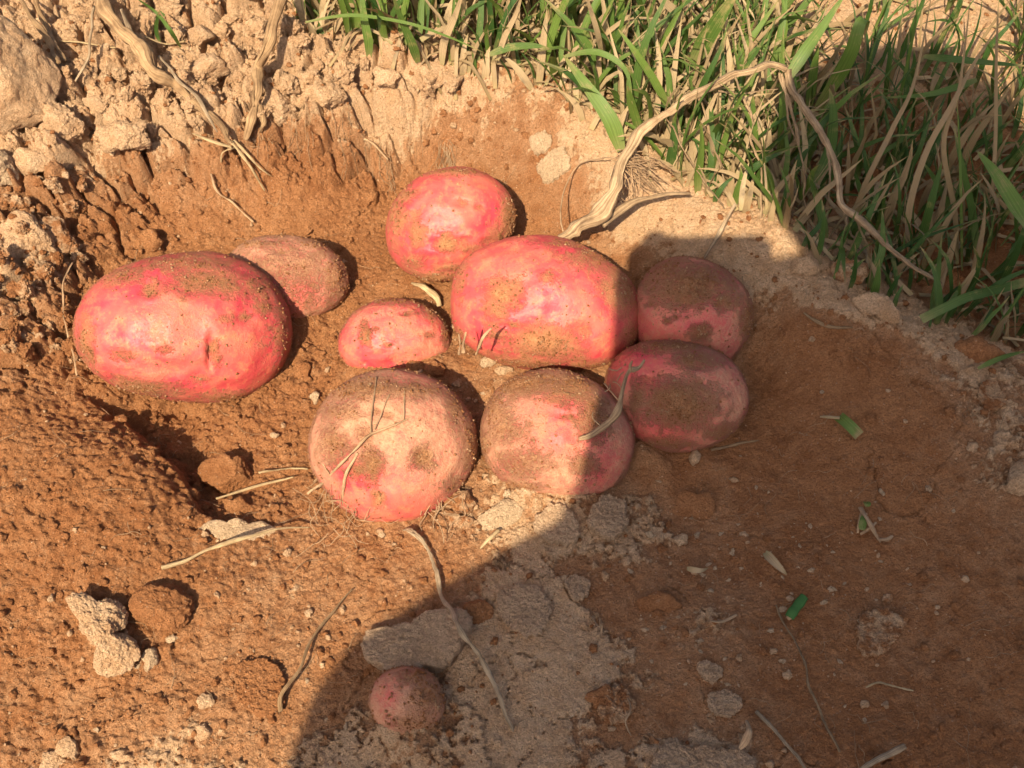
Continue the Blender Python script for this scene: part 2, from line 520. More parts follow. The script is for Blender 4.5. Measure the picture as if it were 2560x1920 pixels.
def potato_material():
    m, nt, b = new_mat('red_potato_skin')
    tc = nt.nodes.new('ShaderNodeTexCoord')
    oi = nt.nodes.new('ShaderNodeObjectInfo')
    add = nt.nodes.new('ShaderNodeVectorMath'); add.operation = 'ADD'
    sc_ = nt.nodes.new('ShaderNodeVectorMath'); sc_.operation = 'SCALE'; sc_.inputs['Scale'].default_value = 3.0
    cmb = nt.nodes.new('ShaderNodeCombineXYZ')
    nt.links.new(oi.outputs['Random'], cmb.inputs[0]); nt.links.new(oi.outputs['Random'], cmb.inputs[1])
    nt.links.new(cmb.outputs[0], sc_.inputs[0])
    nt.links.new(tc.outputs['Object'], add.inputs[0]); nt.links.new(sc_.outputs[0], add.inputs[1])
    vec = add.outputs[0]
    dirt = nt.nodes.new('ShaderNodeAttribute'); dirt.attribute_name = 'dirt'
    dust = nt.nodes.new('ShaderNodeAttribute'); dust.attribute_name = 'dust'
    n1 = noise_node(nt, vec, 38, 5, .6, .6)
    n2 = noise_node(nt, vec, 130, 5, .7)
    skin = mixc(nt, ramp(nt, n1, [(0.38, 0), (0.66, 1)]), (0.56, 0.052, 0.066), (0.64, 0.150, 0.098))
    skin = mixc(nt, mth(nt, 'MULTIPLY', ramp(nt, n2, [(0.5, 0), (0.72, 1)]), .6), skin, (0.74, 0.29, 0.125))
    # fine netting / lenticels
    vo = nt.nodes.new('ShaderNodeTexVoronoi'); vo.inputs['Scale'].default_value = 240
    nt.links.new(vec, vo.inputs['Vector'])
    dots = ramp(nt, vo.outputs['Distance'], [(0.10, 1), (0.24, 0)])
    skin = mixc(nt, mth(nt, 'MULTIPLY', dots, .45), skin, (0.5, 0.22, 0.10))
    # powdery dust
    g = noise_node(nt, vec, 1300, 3, .75)
    g2 = noise_node(nt, vec, 420, 4, .7)
    gg = mth(nt, 'ADD', mth(nt, 'MULTIPLY', g, .5), mth(nt, 'MULTIPLY', g2, .5))
    du = mth(nt, 'ADD', dust.outputs['Fac'], mth(nt, 'MULTIPLY', mth(nt, 'SUBTRACT', n1, .5), .55))
    dfac = ramp(nt, mth(nt, 'ADD', mth(nt, 'MULTIPLY', du, .55), mth(nt, 'MULTIPLY', mth(nt, 'SUBTRACT', gg, .5), 1.0)), [(0.10, 0), (0.44, 1)])
    dcol = mixc(nt, ramp(nt, g2, [(0.35, 0), (0.65, 1)]), (0.43, 0.220, 0.118), (0.57, 0.33, 0.19))
    col = mixc(nt, mth(nt, 'MULTIPLY', dfac, .82), skin, dcol)
    # caked soil
    dd = mth(nt, 'ADD', dirt.outputs['Fac'], mth(nt, 'MULTIPLY', mth(nt, 'SUBTRACT', mth(nt, 'ADD', mth(nt, 'MULTIPLY', n2, .35), mth(nt, 'MULTIPLY', gg, .65)), .5), 2.0))
    mfac = ramp(nt, dd, [(0.21, 0), (0.48, .5), (0.80, .93)])
    mcol = mixc(nt, ramp(nt, g2, [(0.3, 0), (0.7, 1)]), (0.38, 0.165, 0.065), (0.52, 0.26, 0.12))
    col = mixc(nt, mfac, col, mcol)
    nt.links.new(col, b.inputs['Base Color'])
    ro = mixc(nt, mth(nt, 'MAXIMUM', mth(nt, 'MULTIPLY', dfac, .8), mfac), (.42, .42, .42), (.92, .92, .92))
    nt.links.new(ro, b.inputs['Roughness'])
    spec = mixc(nt, mth(nt, 'MAXIMUM', mth(nt, 'MULTIPLY', dfac, .6), mfac), (.38, .38, .38), (.1, .1, .1))
    nt.links.new(spec, b.inputs['Specular IOR Level'])
    b.inputs['Subsurface Weight'].default_value = 0.06
    b.inputs['Subsurface Radius'].default_value = (0.004, 0.0012, 0.0008)
    nb = bump(nt, b, noise_node(nt, vec, 90, 4, .6), 0.0022, 0.35)
    nb = bump(nt, b, mth(nt, 'MULTIPLY', g2, mth(nt, 'ADD', mth(nt, 'MULTIPLY', dfac, .5), .25)), 0.0014, .7, nb)
    bump(nt, b, mth(nt, 'ADD', mth(nt, 'MULTIPLY', mfac, .5), mth(nt, 'MULTIPLY', g, mth(nt, 'ADD', mfac, .15))), 0.0013, .8, nb)
    return m


M_potato = potato_material()
M_cake = soil_material('caked_soil', False, 0.42)


def fibre_material(name, a, b_, rough=.85, scale=1.0, transl=0.0):
    m, nt, b = new_mat(name)
    tc = nt.nodes.new('ShaderNodeNewGeometry')
    uv = nt.nodes.new('ShaderNodeUVMap')
    mp = nt.nodes.new('ShaderNodeMapping'); mp.inputs['Scale'].default_value = (14 * scale, 1.5, 1)
    nt.links.new(uv.outputs[0], mp.inputs[0])
    st = noise_node(nt, mp.outputs[0], 1.0, 4, .65)
    blot = noise_node(nt, tc.outputs['Position'], 120, 4, .6)
    col = mixc(nt, ramp(nt, st, [(0.32, 0), (0.66, 1)]), a, b_)
    col = mixc(nt, 1.0, col, ramp(nt, blot, [(0.3, (.62, .58, .55)), (0.6, (1.1, 1.1, 1.1))]), 'MULTIPLY')
    nt.links.new(col, b.inputs['Base Color'])
    b.inputs['Roughness'].default_value = rough
    b.inputs['Specular IOR Level'].default_value = .3
    nb = bump(nt, b, st, 0.0012, .8)
    bump(nt, b, blot, 0.0006, .5, nb)
    return m


M_stem = fibre_material('dry_stem', (0.15, 0.085, 0.040), (0.47, 0.30, 0.15))
M_arch = fibre_material('pale_dry_stem', (0.17, 0.10, 0.050), (0.54, 0.375, 0.21))
M_stem_gray = fibre_material('weathered_stem', (0.19, 0.125, 0.070), (0.56, 0.41, 0.25))
M_root = fibre_material('dry_root', (0.38, 0.22, 0.11), (0.62, 0.42, 0.24))
M_straw = fibre_material('straw', (0.40, 0.27, 0.12), (0.64, 0.47, 0.26), .7)


def leaf_material(name, c1, c2, c3, transl=0.35, rough=.45):
    m, nt, b = new_mat(name)
    at = nt.nodes.new('ShaderNodeAttribute'); at.attribute_name = 'tone'
    uv = nt.nodes.new('ShaderNodeUVMap')
    mp = nt.nodes.new('ShaderNodeMapping'); mp.inputs['Scale'].default_value = (16, .3, 1)
    nt.links.new(uv.outputs[0], mp.inputs[0])
    st = noise_node(nt, mp.outputs[0], 1.0, 3, .6)
    geo = nt.nodes.new('ShaderNodeNewGeometry')
    blot = noise_node(nt, geo.outputs['Position'], 90, 4, .65)
    col = mixc(nt, at.outputs['Fac'], c1, c2)
    col = mixc(nt, ramp(nt, mth(nt, 'ADD', mth(nt, 'MULTIPLY', blot, .8), mth(nt, 'MULTIPLY', st, .3)), [(0.60, 0), (0.72, 1)]), col, c3)
    sx = nt.nodes.new('ShaderNodeSeparateXYZ'); nt.links.new(uv.outputs[0], sx.inputs[0])
    tp = mth(nt, 'ADD', mth(nt, 'MULTIPLY', sx.outputs[1], .333), mth(nt, 'MULTIPLY', mth(nt, 'SUBTRACT', blot, .5), .5))
    col = mixc(nt, mth(nt, 'MULTIPLY', ramp(nt, tp, [(.80, 0), (.97, 1)]), .8), col, (.42, .30, .13))
    col = mixc(nt, mth(nt, 'MULTIPLY', ramp(nt, tp, [(.02, 1), (.22, 0)]), .6), col, (.36, .32, .13))
    col = mixc(nt, 1.0, col, ramp(nt, st, [(0.3, .66), (0.7, 1.2)]), 'MULTIPLY')
    nt.links.new(col, b.inputs['Base Color'])
    b.inputs['Roughness'].default_value = rough
    b.inputs['Specular IOR Level'].default_value = .4
    bump(nt, b, st, 0.0006, .7)
    tr = nt.nodes.new('ShaderNodeBsdfTranslucent')
    nt.links.new(mixc(nt, 1.0, col, (1.1, 1.1, .6), 'MULTIPLY'), tr.inputs[0])
    mx = nt.nodes.new('ShaderNodeMixShader'); mx.inputs[0].default_value = transl
    out = [n for n in nt.nodes if n.type == 'OUTPUT_MATERIAL'][0]
    nt.links.new(b.outputs[0], mx.inputs[1]); nt.links.new(tr.outputs[0], mx.inputs[2])
    nt.links.new(mx.outputs[0], out.inputs[0])
    return m


M_green = leaf_material('green_grass', (0.045, 0.105, 0.022), (0.180, 0.270, 0.050), (0.32, 0.28, 0.10))
M_dry = leaf_material('dry_grass', (0.30, 0.20, 0.095), (0.58, 0.42, 0.235), (0.26, 0.19, 0.11), .2, .6)


def plain(name, col, rough=.6, spec=.3):
    m, nt, b = new_mat(name)
    geo = nt.nodes.new('ShaderNodeNewGeometry')
    n = noise_node(nt, geo.outputs['Position'], 60, 4, .6)
    c = mixc(nt, ramp(nt, n, [(0.3, 0), (0.7, 1)]), tuple(x * .75 for x in col), tuple(min(1, x * 1.15) for x in col))
    nt.links.new(c, b.inputs['Base Color'])
    b.inputs['Roughness'].default_value = rough
    b.inputs['Specular IOR Level'].default_value = spec
    return m


# ------------------------------------------------------------------ mesh helpers
def mesh_from(name, V, Fc, mat, smooth=True, attrs=None, uv=None):
    me = bpy.data.meshes.new(name)
    V = np.asarray(V, dtype=np.float32)
    if isinstance(Fc, np.ndarray):
        n, k = Fc.shape
        me.vertices.add(len(V)); me.vertices.foreach_set('co', V.ravel())
        me.loops.add(n * k); me.loops.foreach_set('vertex_index', Fc.astype(np.int32).ravel())
        me.polygons.add(n)
        me.polygons.foreach_set('loop_start', (np.arange(n) * k).astype(np.int32))
        me.update(calc_edges=True)
    else:
        me.from_pydata([tuple(map(float, p)) for p in V], [], Fc)
        me.update()
    if smooth:
        me.polygons.foreach_set('use_smooth', np.ones(len(me.polygons), dtype=bool))
    if attrs:
        for k_, a in attrs.items():
            at = me.attributes.new(k_, 'FLOAT', 'POINT')
            at.data.foreach_set('value', np.asarray(a, dtype=np.float32))
    if uv is not None:
        ul = me.uv_layers.new(name='UVMap')
        li = np.empty(len(me.loops), dtype=np.int32); me.loops.foreach_get('vertex_index', li)
        ul.data.foreach_set('uv', np.asarray(uv, dtype=np.float32)[li].ravel())
    me.materials.append(mat)
    return me


def obj(name, me, parent=None, loc=None):
    o = bpy.data.objects.new(name, me)
    COL.objects.link(o)
    if parent is not None:
        o.parent = parent
    if loc is not None:
        o.location = loc
    return o


def tag(o, label=None, cat=None, group=None, kind=None):
    if label: o['label'] = label
    if cat: o['category'] = cat
    if group: o['group'] = group
    if kind: o['kind'] = kind
    return o


def recentre(V, origin):
    return np.asarray(V) - np.asarray(origin)


_ico = {}


def ico(sub):
    if sub not in _ico:
        import bmesh
        bm = bmesh.new()
        bmesh.ops.create_icosphere(bm, subdivisions=sub, radius=1.0)
        V = np.array([v.co[:] for v in bm.verts])
        Fc = np.array([[v.index for v in f.verts] for f in bm.faces])
        bm.free()
        _ico[sub] = (V, Fc)
    return _ico[sub]


def tube(path, radii, seg=8, rough=0.0, ridges=0.0, seed=0, flat=1.0, nres=None, cap=True):
    """V, F, UV of a tube along a smooth path"""
    P = np.array(path, float)
    r = np.array(radii, float) if hasattr(radii, '__len__') else np.full(len(P), radii)
    n = nres or max(4, len(P) * 5)
    t0 = np.linspace(0, 1, len(P)); t = np.linspace(0, 1, n)
    # Catmull-Rom
    def cr(A):
        out = []
        for x in t:
            f = x * (len(P) - 1); i = min(int(f), len(P) - 2); s = f - i
            p0 = A[max(i - 1, 0)]; p1 = A[i]; p2 = A[i + 1]; p3 = A[min(i + 2, len(P) - 1)]
            out.append(0.5 * ((2 * p1) + (-p0 + p2) * s + (2 * p0 - 5 * p1 + 4 * p2 - p3) * s * s + (-p0 + 3 * p1 - 3 * p2 + p3) * s ** 3))
        return np.array(out)
    C = cr(P); rr = np.interp(t, t0, r)
    if rough:
        C = C + rough * np.stack([perlin(C, 60, seed), perlin(C, 60, seed + 1), perlin(C, 60, seed + 2)], 1)
    T = np.gradient(C, axis=0); T /= np.linalg.norm(T, axis=1)[:, None] + 1e-9
    up = np.array([0.1, 0.2, 1.0]); V = []; UV = []
    L = np.concatenate([[0], np.cumsum(np.linalg.norm(np.diff(C, axis=0), axis=1))])
    ph = random.random() * 6
    rv1 = (.55 * perlin(C, 55, seed + 3) + .35 * perlin(C, 160, seed + 4)) * (1 if ridges else 0)
    for i in range(n):
        s = np.cross(T[i], up); s /= np.linalg.norm(s) + 1e-9
        q = np.cross(s, T[i])
        for k in range(seg):
            a = 2 * math.pi * k / seg
            m = rr[i] * (1 + rv1[i] + ridges * math.sin(3 * a + ph + L[i] * 20) + ridges * .6 * math.sin(7 * a + ph * 2 + L[i] * 60))
            V.append(C[i] + m * (math.cos(a) * s + flat * math.sin(a) * q))
            UV.append((abs(k / seg - .5) * 2, L[i] * 12))
    Fc = []
    for i in range(n - 1):
        for k in range(seg):
            Fc.append((i * seg + k, i * seg + (k + 1) % seg, (i + 1) * seg + (k + 1) % seg, (i + 1) * seg + k))
    if cap:
        Fc.append(tuple(range(seg))[::-1]); Fc.append(tuple((n - 1) * seg + k for k in range(seg)))
    V = np.array(V)
    if rough:
        V = V + rough * .15 * perlin(V, 700, seed + 5)[:, None] * np.array([1, 1, 1.])
    return V, Fc, UV


class Bag:
    """gathers geometry for one mesh"""
    def __init__(self): self.V = []; self.F = []; self.UV = []; self.T = []; self.n = 0
    def add(self, V, Fc, UV=None, tone=0.5):
        V = np.asarray(V)
        self.V.append(V)
        self.F += [tuple(i + self.n for i in f) for f in Fc]
        self.UV.append(np.asarray(UV) if UV is not None else np.zeros((len(V), 2)))
        self.T.append(np.full(len(V), tone))
        self.n += len(V)
    def mesh(self, name, mat, origin=(0, 0, 0), smooth=True):
        return mesh_from(name, np.concatenate(self.V) - np.array(origin), self.F, mat, smooth,
                         {'tone': np.concatenate(self.T)}, np.concatenate(self.UV))


# ------------------------------------------------------------------ ground sheet
ny, nx = ZG.shape
idx = np.arange(ny * nx).reshape(ny, nx)
Fq = np.stack([idx[:-1, :-1].ravel(), idx[:-1, 1:].ravel(), idx[1:, 1:].ravel(), idx[1:, :-1].ravel()], 1)
gme = mesh_from('soil_ground', np.stack([X, Y, Z], 1), Fq, M_soil, True, {'pale': pn})
tag(obj('ground', gme), kind='structure')


#@@POTATOES
# ------------------------------------------------------------------ potatoes
def potato(label, outline, z, dirt=(), eyes=(), dust=0.35, bare=(), depth=0.9, seed=0, lump=0.03, zdist=None):
    """outline: silhouette points; z: height of the centre above the datum"""
    O = np.array(outline, float)
    cu, cv = (O[:, 0].min() + O[:, 0].max()) / 2, (O[:, 1].min() + O[:, 1].max()) / 2
    c = on_z(cu, cv, z)
    dist = (c - CAM) @ FWD
    k = dist / F
    vd = (c - CAM); vd /= np.linalg.norm(vd)
    back = -vd
    rt = np.cross(vd, UP); rt /= np.linalg.norm(rt)
    up = np.cross(rt, vd)
    d = O - np.array([cu, cv])
    th = np.arctan2(-d[:, 1], d[:, 0]); r = np.hypot(d[:, 0], d[:, 1])
    o = np.argsort(th); th = th[o]; r = r[o]
    grid = np.linspace(-math.pi, math.pi, 181)
    rg = np.interp(grid, np.concatenate([th - 2 * math.pi, th, th + 2 * math.pi]), np.concatenate([r, r, r]))
    ker = np.exp(-0.5 * (np.arange(-8, 9) / 3.2) ** 2); ker /= ker.sum()
    rg = np.convolve(np.concatenate([rg[-9:-1], rg, rg[1:9]]), ker, 'valid')
    S, Fc = ico(6)
    ang = np.arctan2(S[:, 1], S[:, 0]); rho = np.hypot(S[:, 0], S[:, 1])
    rad = np.interp(ang, grid, rg)
    rmean = rg.mean()
    dep = min(rmean, np.sort(rg)[:60].mean() * 1.05) * depth
    # slightly boxy ellipsoid
    lx = S[:, 0] / rho.clip(1e-6) * rad * rho; ly = S[:, 1] / rho.clip(1e-6) * rad * rho
    lz = dep * S[:, 2] * (1 + .04 * (1 - S[:, 2] ** 2))
    Lp = np.stack([lx, ly, lz], 1)          # in photograph units
    Nn = S.copy()
    Lp += (S * (lump * rmean * fbm(S, 1.4, 2, seed) * (0.1 + 1.2 * S[:, 2].clip(0, 1)))[:, None])
    di = np.zeros(len(S)); du = np.full(len(S), float(dust))
    front = sstep(-0.1, 0.25, S[:, 2])
    wob = 1 + .5 * fbm(S, 4, 4, seed + 9, .7)
    for (u, v, ru, rv_, s) in dirt:
        q = (((lx + cu - u) / ru) ** 2 + ((cv - ly - v) / rv_) ** 2) * wob ** 2
        di = np.maximum(di, s * np.exp(-q * .7) * front)
    for (u, v, ru, rv_, s) in bare:
        q = ((lx + cu - u) / ru) ** 2 + ((cv - ly - v) / rv_) ** 2
        du -= s * np.exp(-q * .7) * front
    # dust gathers on the rim and underneath
    di = np.maximum(di, .66 * sstep(.25, -.25, S[:, 2]))
    di = np.maximum(di, (.42 * sstep(.93, 1.0, rho) + .1 * sstep(.6, 1, rho)) * (1 if dust > .1 else .6))
    rs = np.random.RandomState(seed * 17 + 3)
    eyes = list(eyes)
    for _ in range(4):
        a_ = rs.uniform(0, 6.28); q_ = rs.uniform(.25, .8)
        w_ = rs.uniform(7, 13) * rmean / 120
        eu, ev = cu + rmean * q_ * math.cos(a_), cv - rmean * q_ * math.sin(a_) * .8
        eyes.append((eu, ev, w_ * 1.5, w_ * .8, rs.uniform(3, 5)))
        di = np.maximum(di, .55 * np.exp(-(((lx + cu - eu) / (w_ * 1.2)) ** 2 + ((cv - ly - ev) / (w_ * .7)) ** 2)) * front)
    for (u, v, ru, rv_, dp) in eyes:
        q = ((lx + cu - u) / ru) ** 2 + ((cv - ly - v) / rv_) ** 2
        pit = (np.exp(-q) * 1.3 - .35 * np.exp(-(q - 1.8) ** 2)) * front
        Lp -= S * (dp * pit)[:, None]
    # caked soil stands proud
    Lp += S * (sstep(.35, .75, di + .3 * fbm(S, 9, 3, seed + 4)) * (1.8 + 2.4 * fbm(S, 22, 3, seed + 6)))[:, None]
    Lp += S * (1.3 * fbm(S, 7, 4, seed + 2))[:, None]
    Lp += S * (rmean * .035 * (fbm(S, 2.8, 2, seed + 12)) * (0.15 + 1.2 * S[:, 2].clip(0, 1)))[:, None]
    V = k * (Lp[:, :1] * rt + Lp[:, 1:2] * up + Lp[:, 2:] * back)
    me = mesh_from('potato', V, Fc, M_potato, True, {'dirt': di, 'dust': du})
    ob = obj('potato', me, None, c)
    tag(ob, label, 'potato', 'red potatoes dug up in the hollow')
    pr = (np.clip(di + .30 * fbm(S, 8, 4, seed + 4, .7) - .28, 0, 1) ** 1.5 + .012) * front
    nC = int(36 * rmean / 10)
    pick = rs.choice(len(S), nC * 2, p=pr / pr.sum())
    CV, CF, k0 = [], [], 0
    IS, IF = ico(1)
    T_ = k * 1.0
    for j in pick:
        r_ = (.00022 + .00055 * rs.rand() ** 3)
        CV.append((IS * (1 + .25 * rs.randn(len(IS)))[:, None]) * r_ + V[j] + (S[j, 0] * rt + S[j, 1] * up + S[j, 2] * back) * r_ * .3 + rs.randn(3) * .0002)
        CF.append(IF + k0); k0 += len(IS)
    tag(obj('caked_soil', mesh_from('caked_soil', np.concatenate(CV), np.concatenate(CF), M_cake), ob), kind='stuff')
    return dict(ob=ob, c=c, k=k, rt=rt, up=up, back=back, dep=dep, rg=rg, grid=grid, cu=cu, cv=cv)


def on_potato(p, u, v, lift=0.0):
    """a point on the visible skin of potato p under (u, v)"""
    x, y = u - p['cu'], p['cv'] - v
    rad = np.interp(math.atan2(y, x), p['grid'], p['rg'])
    rho = min(math.hypot(x, y) / rad, .995)
    z = p['dep'] * math.sqrt(1 - rho * rho) + lift
    return p['c'] + p['k'] * (x * p['rt'] + y * p['up'] + z * p['back'])


PA_ = potato('largest red potato, wide and scarred, at the left end of the dug hollow',
    [(172, 725), (180, 675), (213, 622), (270, 582), (330, 562), (400, 548), (460, 545), (520, 560), (570, 590), (605, 635), (628, 690), (625, 745), (600, 800),
     (560, 840), (500, 863), (430, 868), (350, 857), (270, 838), (218, 808), (185, 770)], 0.028,
    dirt=[(450, 612, 75, 26, .75), (400, 575, 95, 22, .6), (330, 632, 17, 14, .8), (205, 745, 18, 48, .8), (300, 838, 85, 22, .75), (540, 620, 70, 36, .5),
          (600, 700, 26, 80, .5), (455, 750, 11, 15, .75), (462, 770, 9, 14, .7), (500, 856, 70, 14, .7), (270, 600, 60, 25, .55), (215, 720, 12, 20, .6), (560, 665, 20, 16, .6), (480, 690, 14, 8, .52)],
    eyes=[(330, 632, 20, 16, 6), (450, 755, 9, 40, 13), (440, 620, 60, 30, 7), (210, 770, 18, 22, 8), (380, 720, 150, 60, -3)], dust=.22,
    bare=[(260, 680, 60, 50, .25), (480, 800, 70, 30, .3), (470, 700, 60, 50, .15), (220, 650, 30, 60, .3)], seed=1, depth=.95)
PB_ = potato('small dusty red potato half in the shadow of the largest one',
    [(500, 550), (540, 522), (600, 512), (660, 515), (710, 535), (742, 570), (753, 612), (742, 645), (705, 670), (640, 690), (560, 680), (505, 630), (490, 585)], 0.018,
    dirt=[(630, 590, 150, 90, .36), (720, 600, 30, 60, .55), (560, 530, 60, 12, .5), (680, 530, 30, 10, .5)], dust=.8, bare=[(640, 640, 60, 30, .4)], seed=2, depth=.85)
PC_ = potato('smallest shiny red potato in the middle of the hollow, soil crumbs at its front',
    [(732, 762), (735, 720), (760, 682), (800, 655), (850, 646), (900, 655), (945, 680), (970, 715), (973, 758), (955, 785), (900, 800), (840, 808), (790, 806), (750, 790)], 0.012,
    dirt=[(792, 722, 12, 20, .8), (930, 672, 30, 14, .5), (960, 720, 12, 30, .5), (840, 652, 50, 8, .55), (905, 795, 30, 10, .7)],
    eyes=[(792, 722, 9, 18, 5), (790, 783, 6, 5, 3)], dust=.42, bare=[(820, 750, 70, 35, .35), (770, 780, 40, 30, .5)], seed=3, depth=.85)
PD_ = potato('pinkish red potato farthest back, leaning on the rear wall of the hollow',
    [(990, 361), (950, 368), (905, 385), (867, 418), (842, 455), (834, 500), (840, 545), (862, 578), (900, 598), (940, 607), (985, 603), (1030, 585), (1070, 555),
     (1098, 517), (1112, 480), (1112, 440), (1088, 402), (1043, 373)], 0.034,
    dirt=[(862, 470, 22, 40, .7), (875, 425, 26, 22, .65), (903, 500, 14, 30, .7), (965, 522, 20, 18, .85), (985, 376, 60, 10, .7), (1100, 470, 22, 60, .85), (1070, 510, 25, 25, .6),
          (935, 596, 55, 14, .8), (895, 560, 25, 20, .6), (1010, 530, 30, 12, .6), (860, 530, 20, 20, .5), (970, 575, 30, 10, .6)],
    eyes=[(938, 525, 16, 12, 4)], dust=.04, bare=[(1010, 450, 60, 50, .3)], seed=4, depth=.9)
PE_ = potato('large bright red potato at the centre, shadow edge crossing its right side',
    [(978, 606), (993, 564), (1036, 540), (1085, 518), (1150, 510), (1210, 514), (1262, 533), (1316, 570), (1362, 605), (1386, 660), (1387, 710), (1370, 748), (1336, 774),
     (1290, 796), (1240, 798), (1170, 798), (1100, 790), (1050, 770), (1010, 748), (982, 718), (974, 660)], 0.036,
    dirt=[(1090, 635, 36, 28, .8), (1080, 665, 26, 22, .7), (1170, 738, 72, 30, .86), (1130, 778, 80, 18, .75), (1080, 720, 26, 10, .7), (1335, 620, 42, 62, .72), (1290, 560, 60, 26, .68), (1250, 530, 80, 12, .6),
          (1360, 720, 22, 40, .6), (1280, 785, 60, 14, .7), (1000, 600, 16, 40, .55), (1185, 600, 20, 12, .5), (1110, 700, 8, 8, .7), (990, 720, 20, 14, .7), (1250, 770, 30, 14, .55)],
    eyes=[(1100, 706, 30, 10, 5), (1100, 650, 30, 26, 4)], dust=.10, bare=[(1200, 680, 80, 40, .25), (1040, 600, 40, 60, .2), (1290, 720, 50, 50, .25)], seed=23, depth=.95)
PF_ = potato('dusty pink potato entirely in shadow behind the others at the right',
    [(1470, 553), (1425, 566), (1390, 600), (1370, 650), (1368, 700), (1385, 745), (1430, 785), (1490, 805), (1550, 797), (1590, 765), (1617, 715), (1625, 672), (1612, 630), (1582, 598), (1535, 568)], 0.038,
    dirt=[(1490, 620, 70, 42, .85), (1445, 590, 40, 30, .7), (1512, 716, 20, 18, .85), (1612, 690, 16, 40, .8), (1560, 650, 40, 20, .6), (1446, 692, 7, 6, .8)], dust=.6,
    bare=[(1440, 710, 60, 40, .35)], seed=6, depth=.9)
PG_ = potato('shaded potato with a round soil cake and red left shoulder, front right of the pile',
    [(1306, 820), (1325, 775), (1375, 744), (1430, 736), (1490, 742), (1545, 758), (1590, 790), (1612, 835), (1616, 875), (1598, 915), (1565, 947), (1520, 967), (1465, 976),
     (1410, 967), (1368, 942), (1335, 905), (1312, 860)], 0.030,
    dirt=[(1468, 872, 62, 45, .88), (1440, 752, 90, 14, .7), (1500, 780, 50, 22, .6), (1380, 860, 14, 40, .6), (1560, 930, 40, 20, .6), (1440, 955, 60, 12, .6)], dust=.62,
    bare=[(1400, 800, 60, 40, .6), (1430, 935, 60, 20, .45)], eyes=[(1552, 870, 8, 12, 6), (1550, 830, 20, 20, 3)], seed=7, depth=.92)
PH_ = potato('dusty potato at the front of the pile, cut by the shadow edge, carrying a root',
    [(1037, 940), (1043, 898), (1071, 844), (1113, 811), (1166, 799), (1218, 800), (1261, 814), (1306, 842), (1341, 884), (1366, 923), (1371, 960), (1360, 1004), (1334, 1046),
     (1300, 1067), (1250, 1076), (1180, 1070), (1109, 1053), (1071, 1028), (1043, 983)], 0.026,
    dirt=[(1130, 830, 90, 32, .8), (1230, 840, 60, 34, .75), (1070, 880, 30, 50, .6), (1090, 930, 50, 30, .52), (1280, 900, 30, 50, .72), (1130, 1000, 60, 30, .55), (1050, 960, 14, 30, .6),
          (1260, 1000, 30, 25, .6), (1120, 1045, 60, 12, .6)], dust=.75,
    bare=[(1200, 885, 55, 34, .65), (1215, 955, 50, 22, .6), (1300, 1010, 50, 40, .35)], eyes=[(1243, 945, 20, 12, 4), (1215, 920, 60, 14, 3)], seed=8, depth=.95)
PI_ = potato('dusty potato at the left front with three soil-filled eyes and a root across it',
    [(668, 985), (673, 930), (696, 875), (736, 832), (790, 806), (850, 797), (905, 806), (960, 832), (1000, 870), (1026, 915), (1031, 960), (1020, 1010), (995, 1055),
     (955, 1095), (905, 1121), (850, 1131), (790, 1124), (740, 1097), (702, 1052), (680, 1020)], 0.026,
    dirt=[(790, 845, 90, 24, .72), (740, 890, 50, 20, .52), (910, 988, 20, 22, .86), (805, 1000, 20, 34, .8), (775, 1015, 22, 14, .7), (820, 1072, 14, 16, .75), (730, 960, 28, 38, .66), (980, 880, 24, 50, .62), (1010, 960, 16, 60, .6),
          (885, 850, 60, 20, .6), (790, 940, 20, 20, .5), (980, 1050, 30, 20, .55)], dust=.78,
    bare=[(800, 1065, 70, 40, .75), (900, 1070, 60, 40, .45), (750, 1020, 30, 30, .3), (870, 1110, 60, 20, .5)],
    eyes=[(910, 988, 20, 22, 9), (790, 1008, 32, 22, 8), (820, 1072, 13, 14, 5), (740, 1000, 26, 60, 4)], seed=9, depth=.95)
PJ_ = potato('small round dusty potato alone in the foreground shadow, tucked under a slab of crust',
    [(797, 1520), (801, 1490), (820, 1460), (855, 1445), (900, 1445), (940, 1465), (958, 1500), (961, 1530), (945, 1562), (915, 1583), (880, 1591), (840, 1580), (812, 1555)], 0.022,
    dirt=[(925, 1500, 40, 50, .62), (900, 1465, 40, 20, .6), (900, 1560, 50, 20, .6)], dust=.95, bare=[(840, 1500, 30, 36, .55), (850, 1560, 20, 12, .3)], seed=10, depth=.9)
# ------------------------------------------------------------------ clods and slabs
def facets(S, n, lo, hi, seed):
    rs = np.random.RandomState(seed + 900)
    P = S.copy()
    for _ in range(n):
        v = rs.randn(3); v /= np.linalg.norm(v)
        d = rs.uniform(lo, hi)
        k = P @ v
        P = P - v * (np.maximum(k - d, 0) * .9)[:, None]
    return P


def lump_mesh(sub, seed, rough=.25, facet=.15, squash=(1, 1, 1)):
    S, Fc = ico(sub)
    d = 1 + rough * fbm(S, 1.5, 3, seed) * 1.3 + facet * fbm(S, 4.5, 3, seed + 5) + (.34 * fbm(S, 7, 5, seed + 8, .75) - .5 * np.clip(.10 - np.abs(perlin(S, 2.6, seed + 3)), 0, 1) if sub > 2 else 0)
    return facets(S, 10, .5, .85, seed) * d[:, None] * np.array(squash), Fc


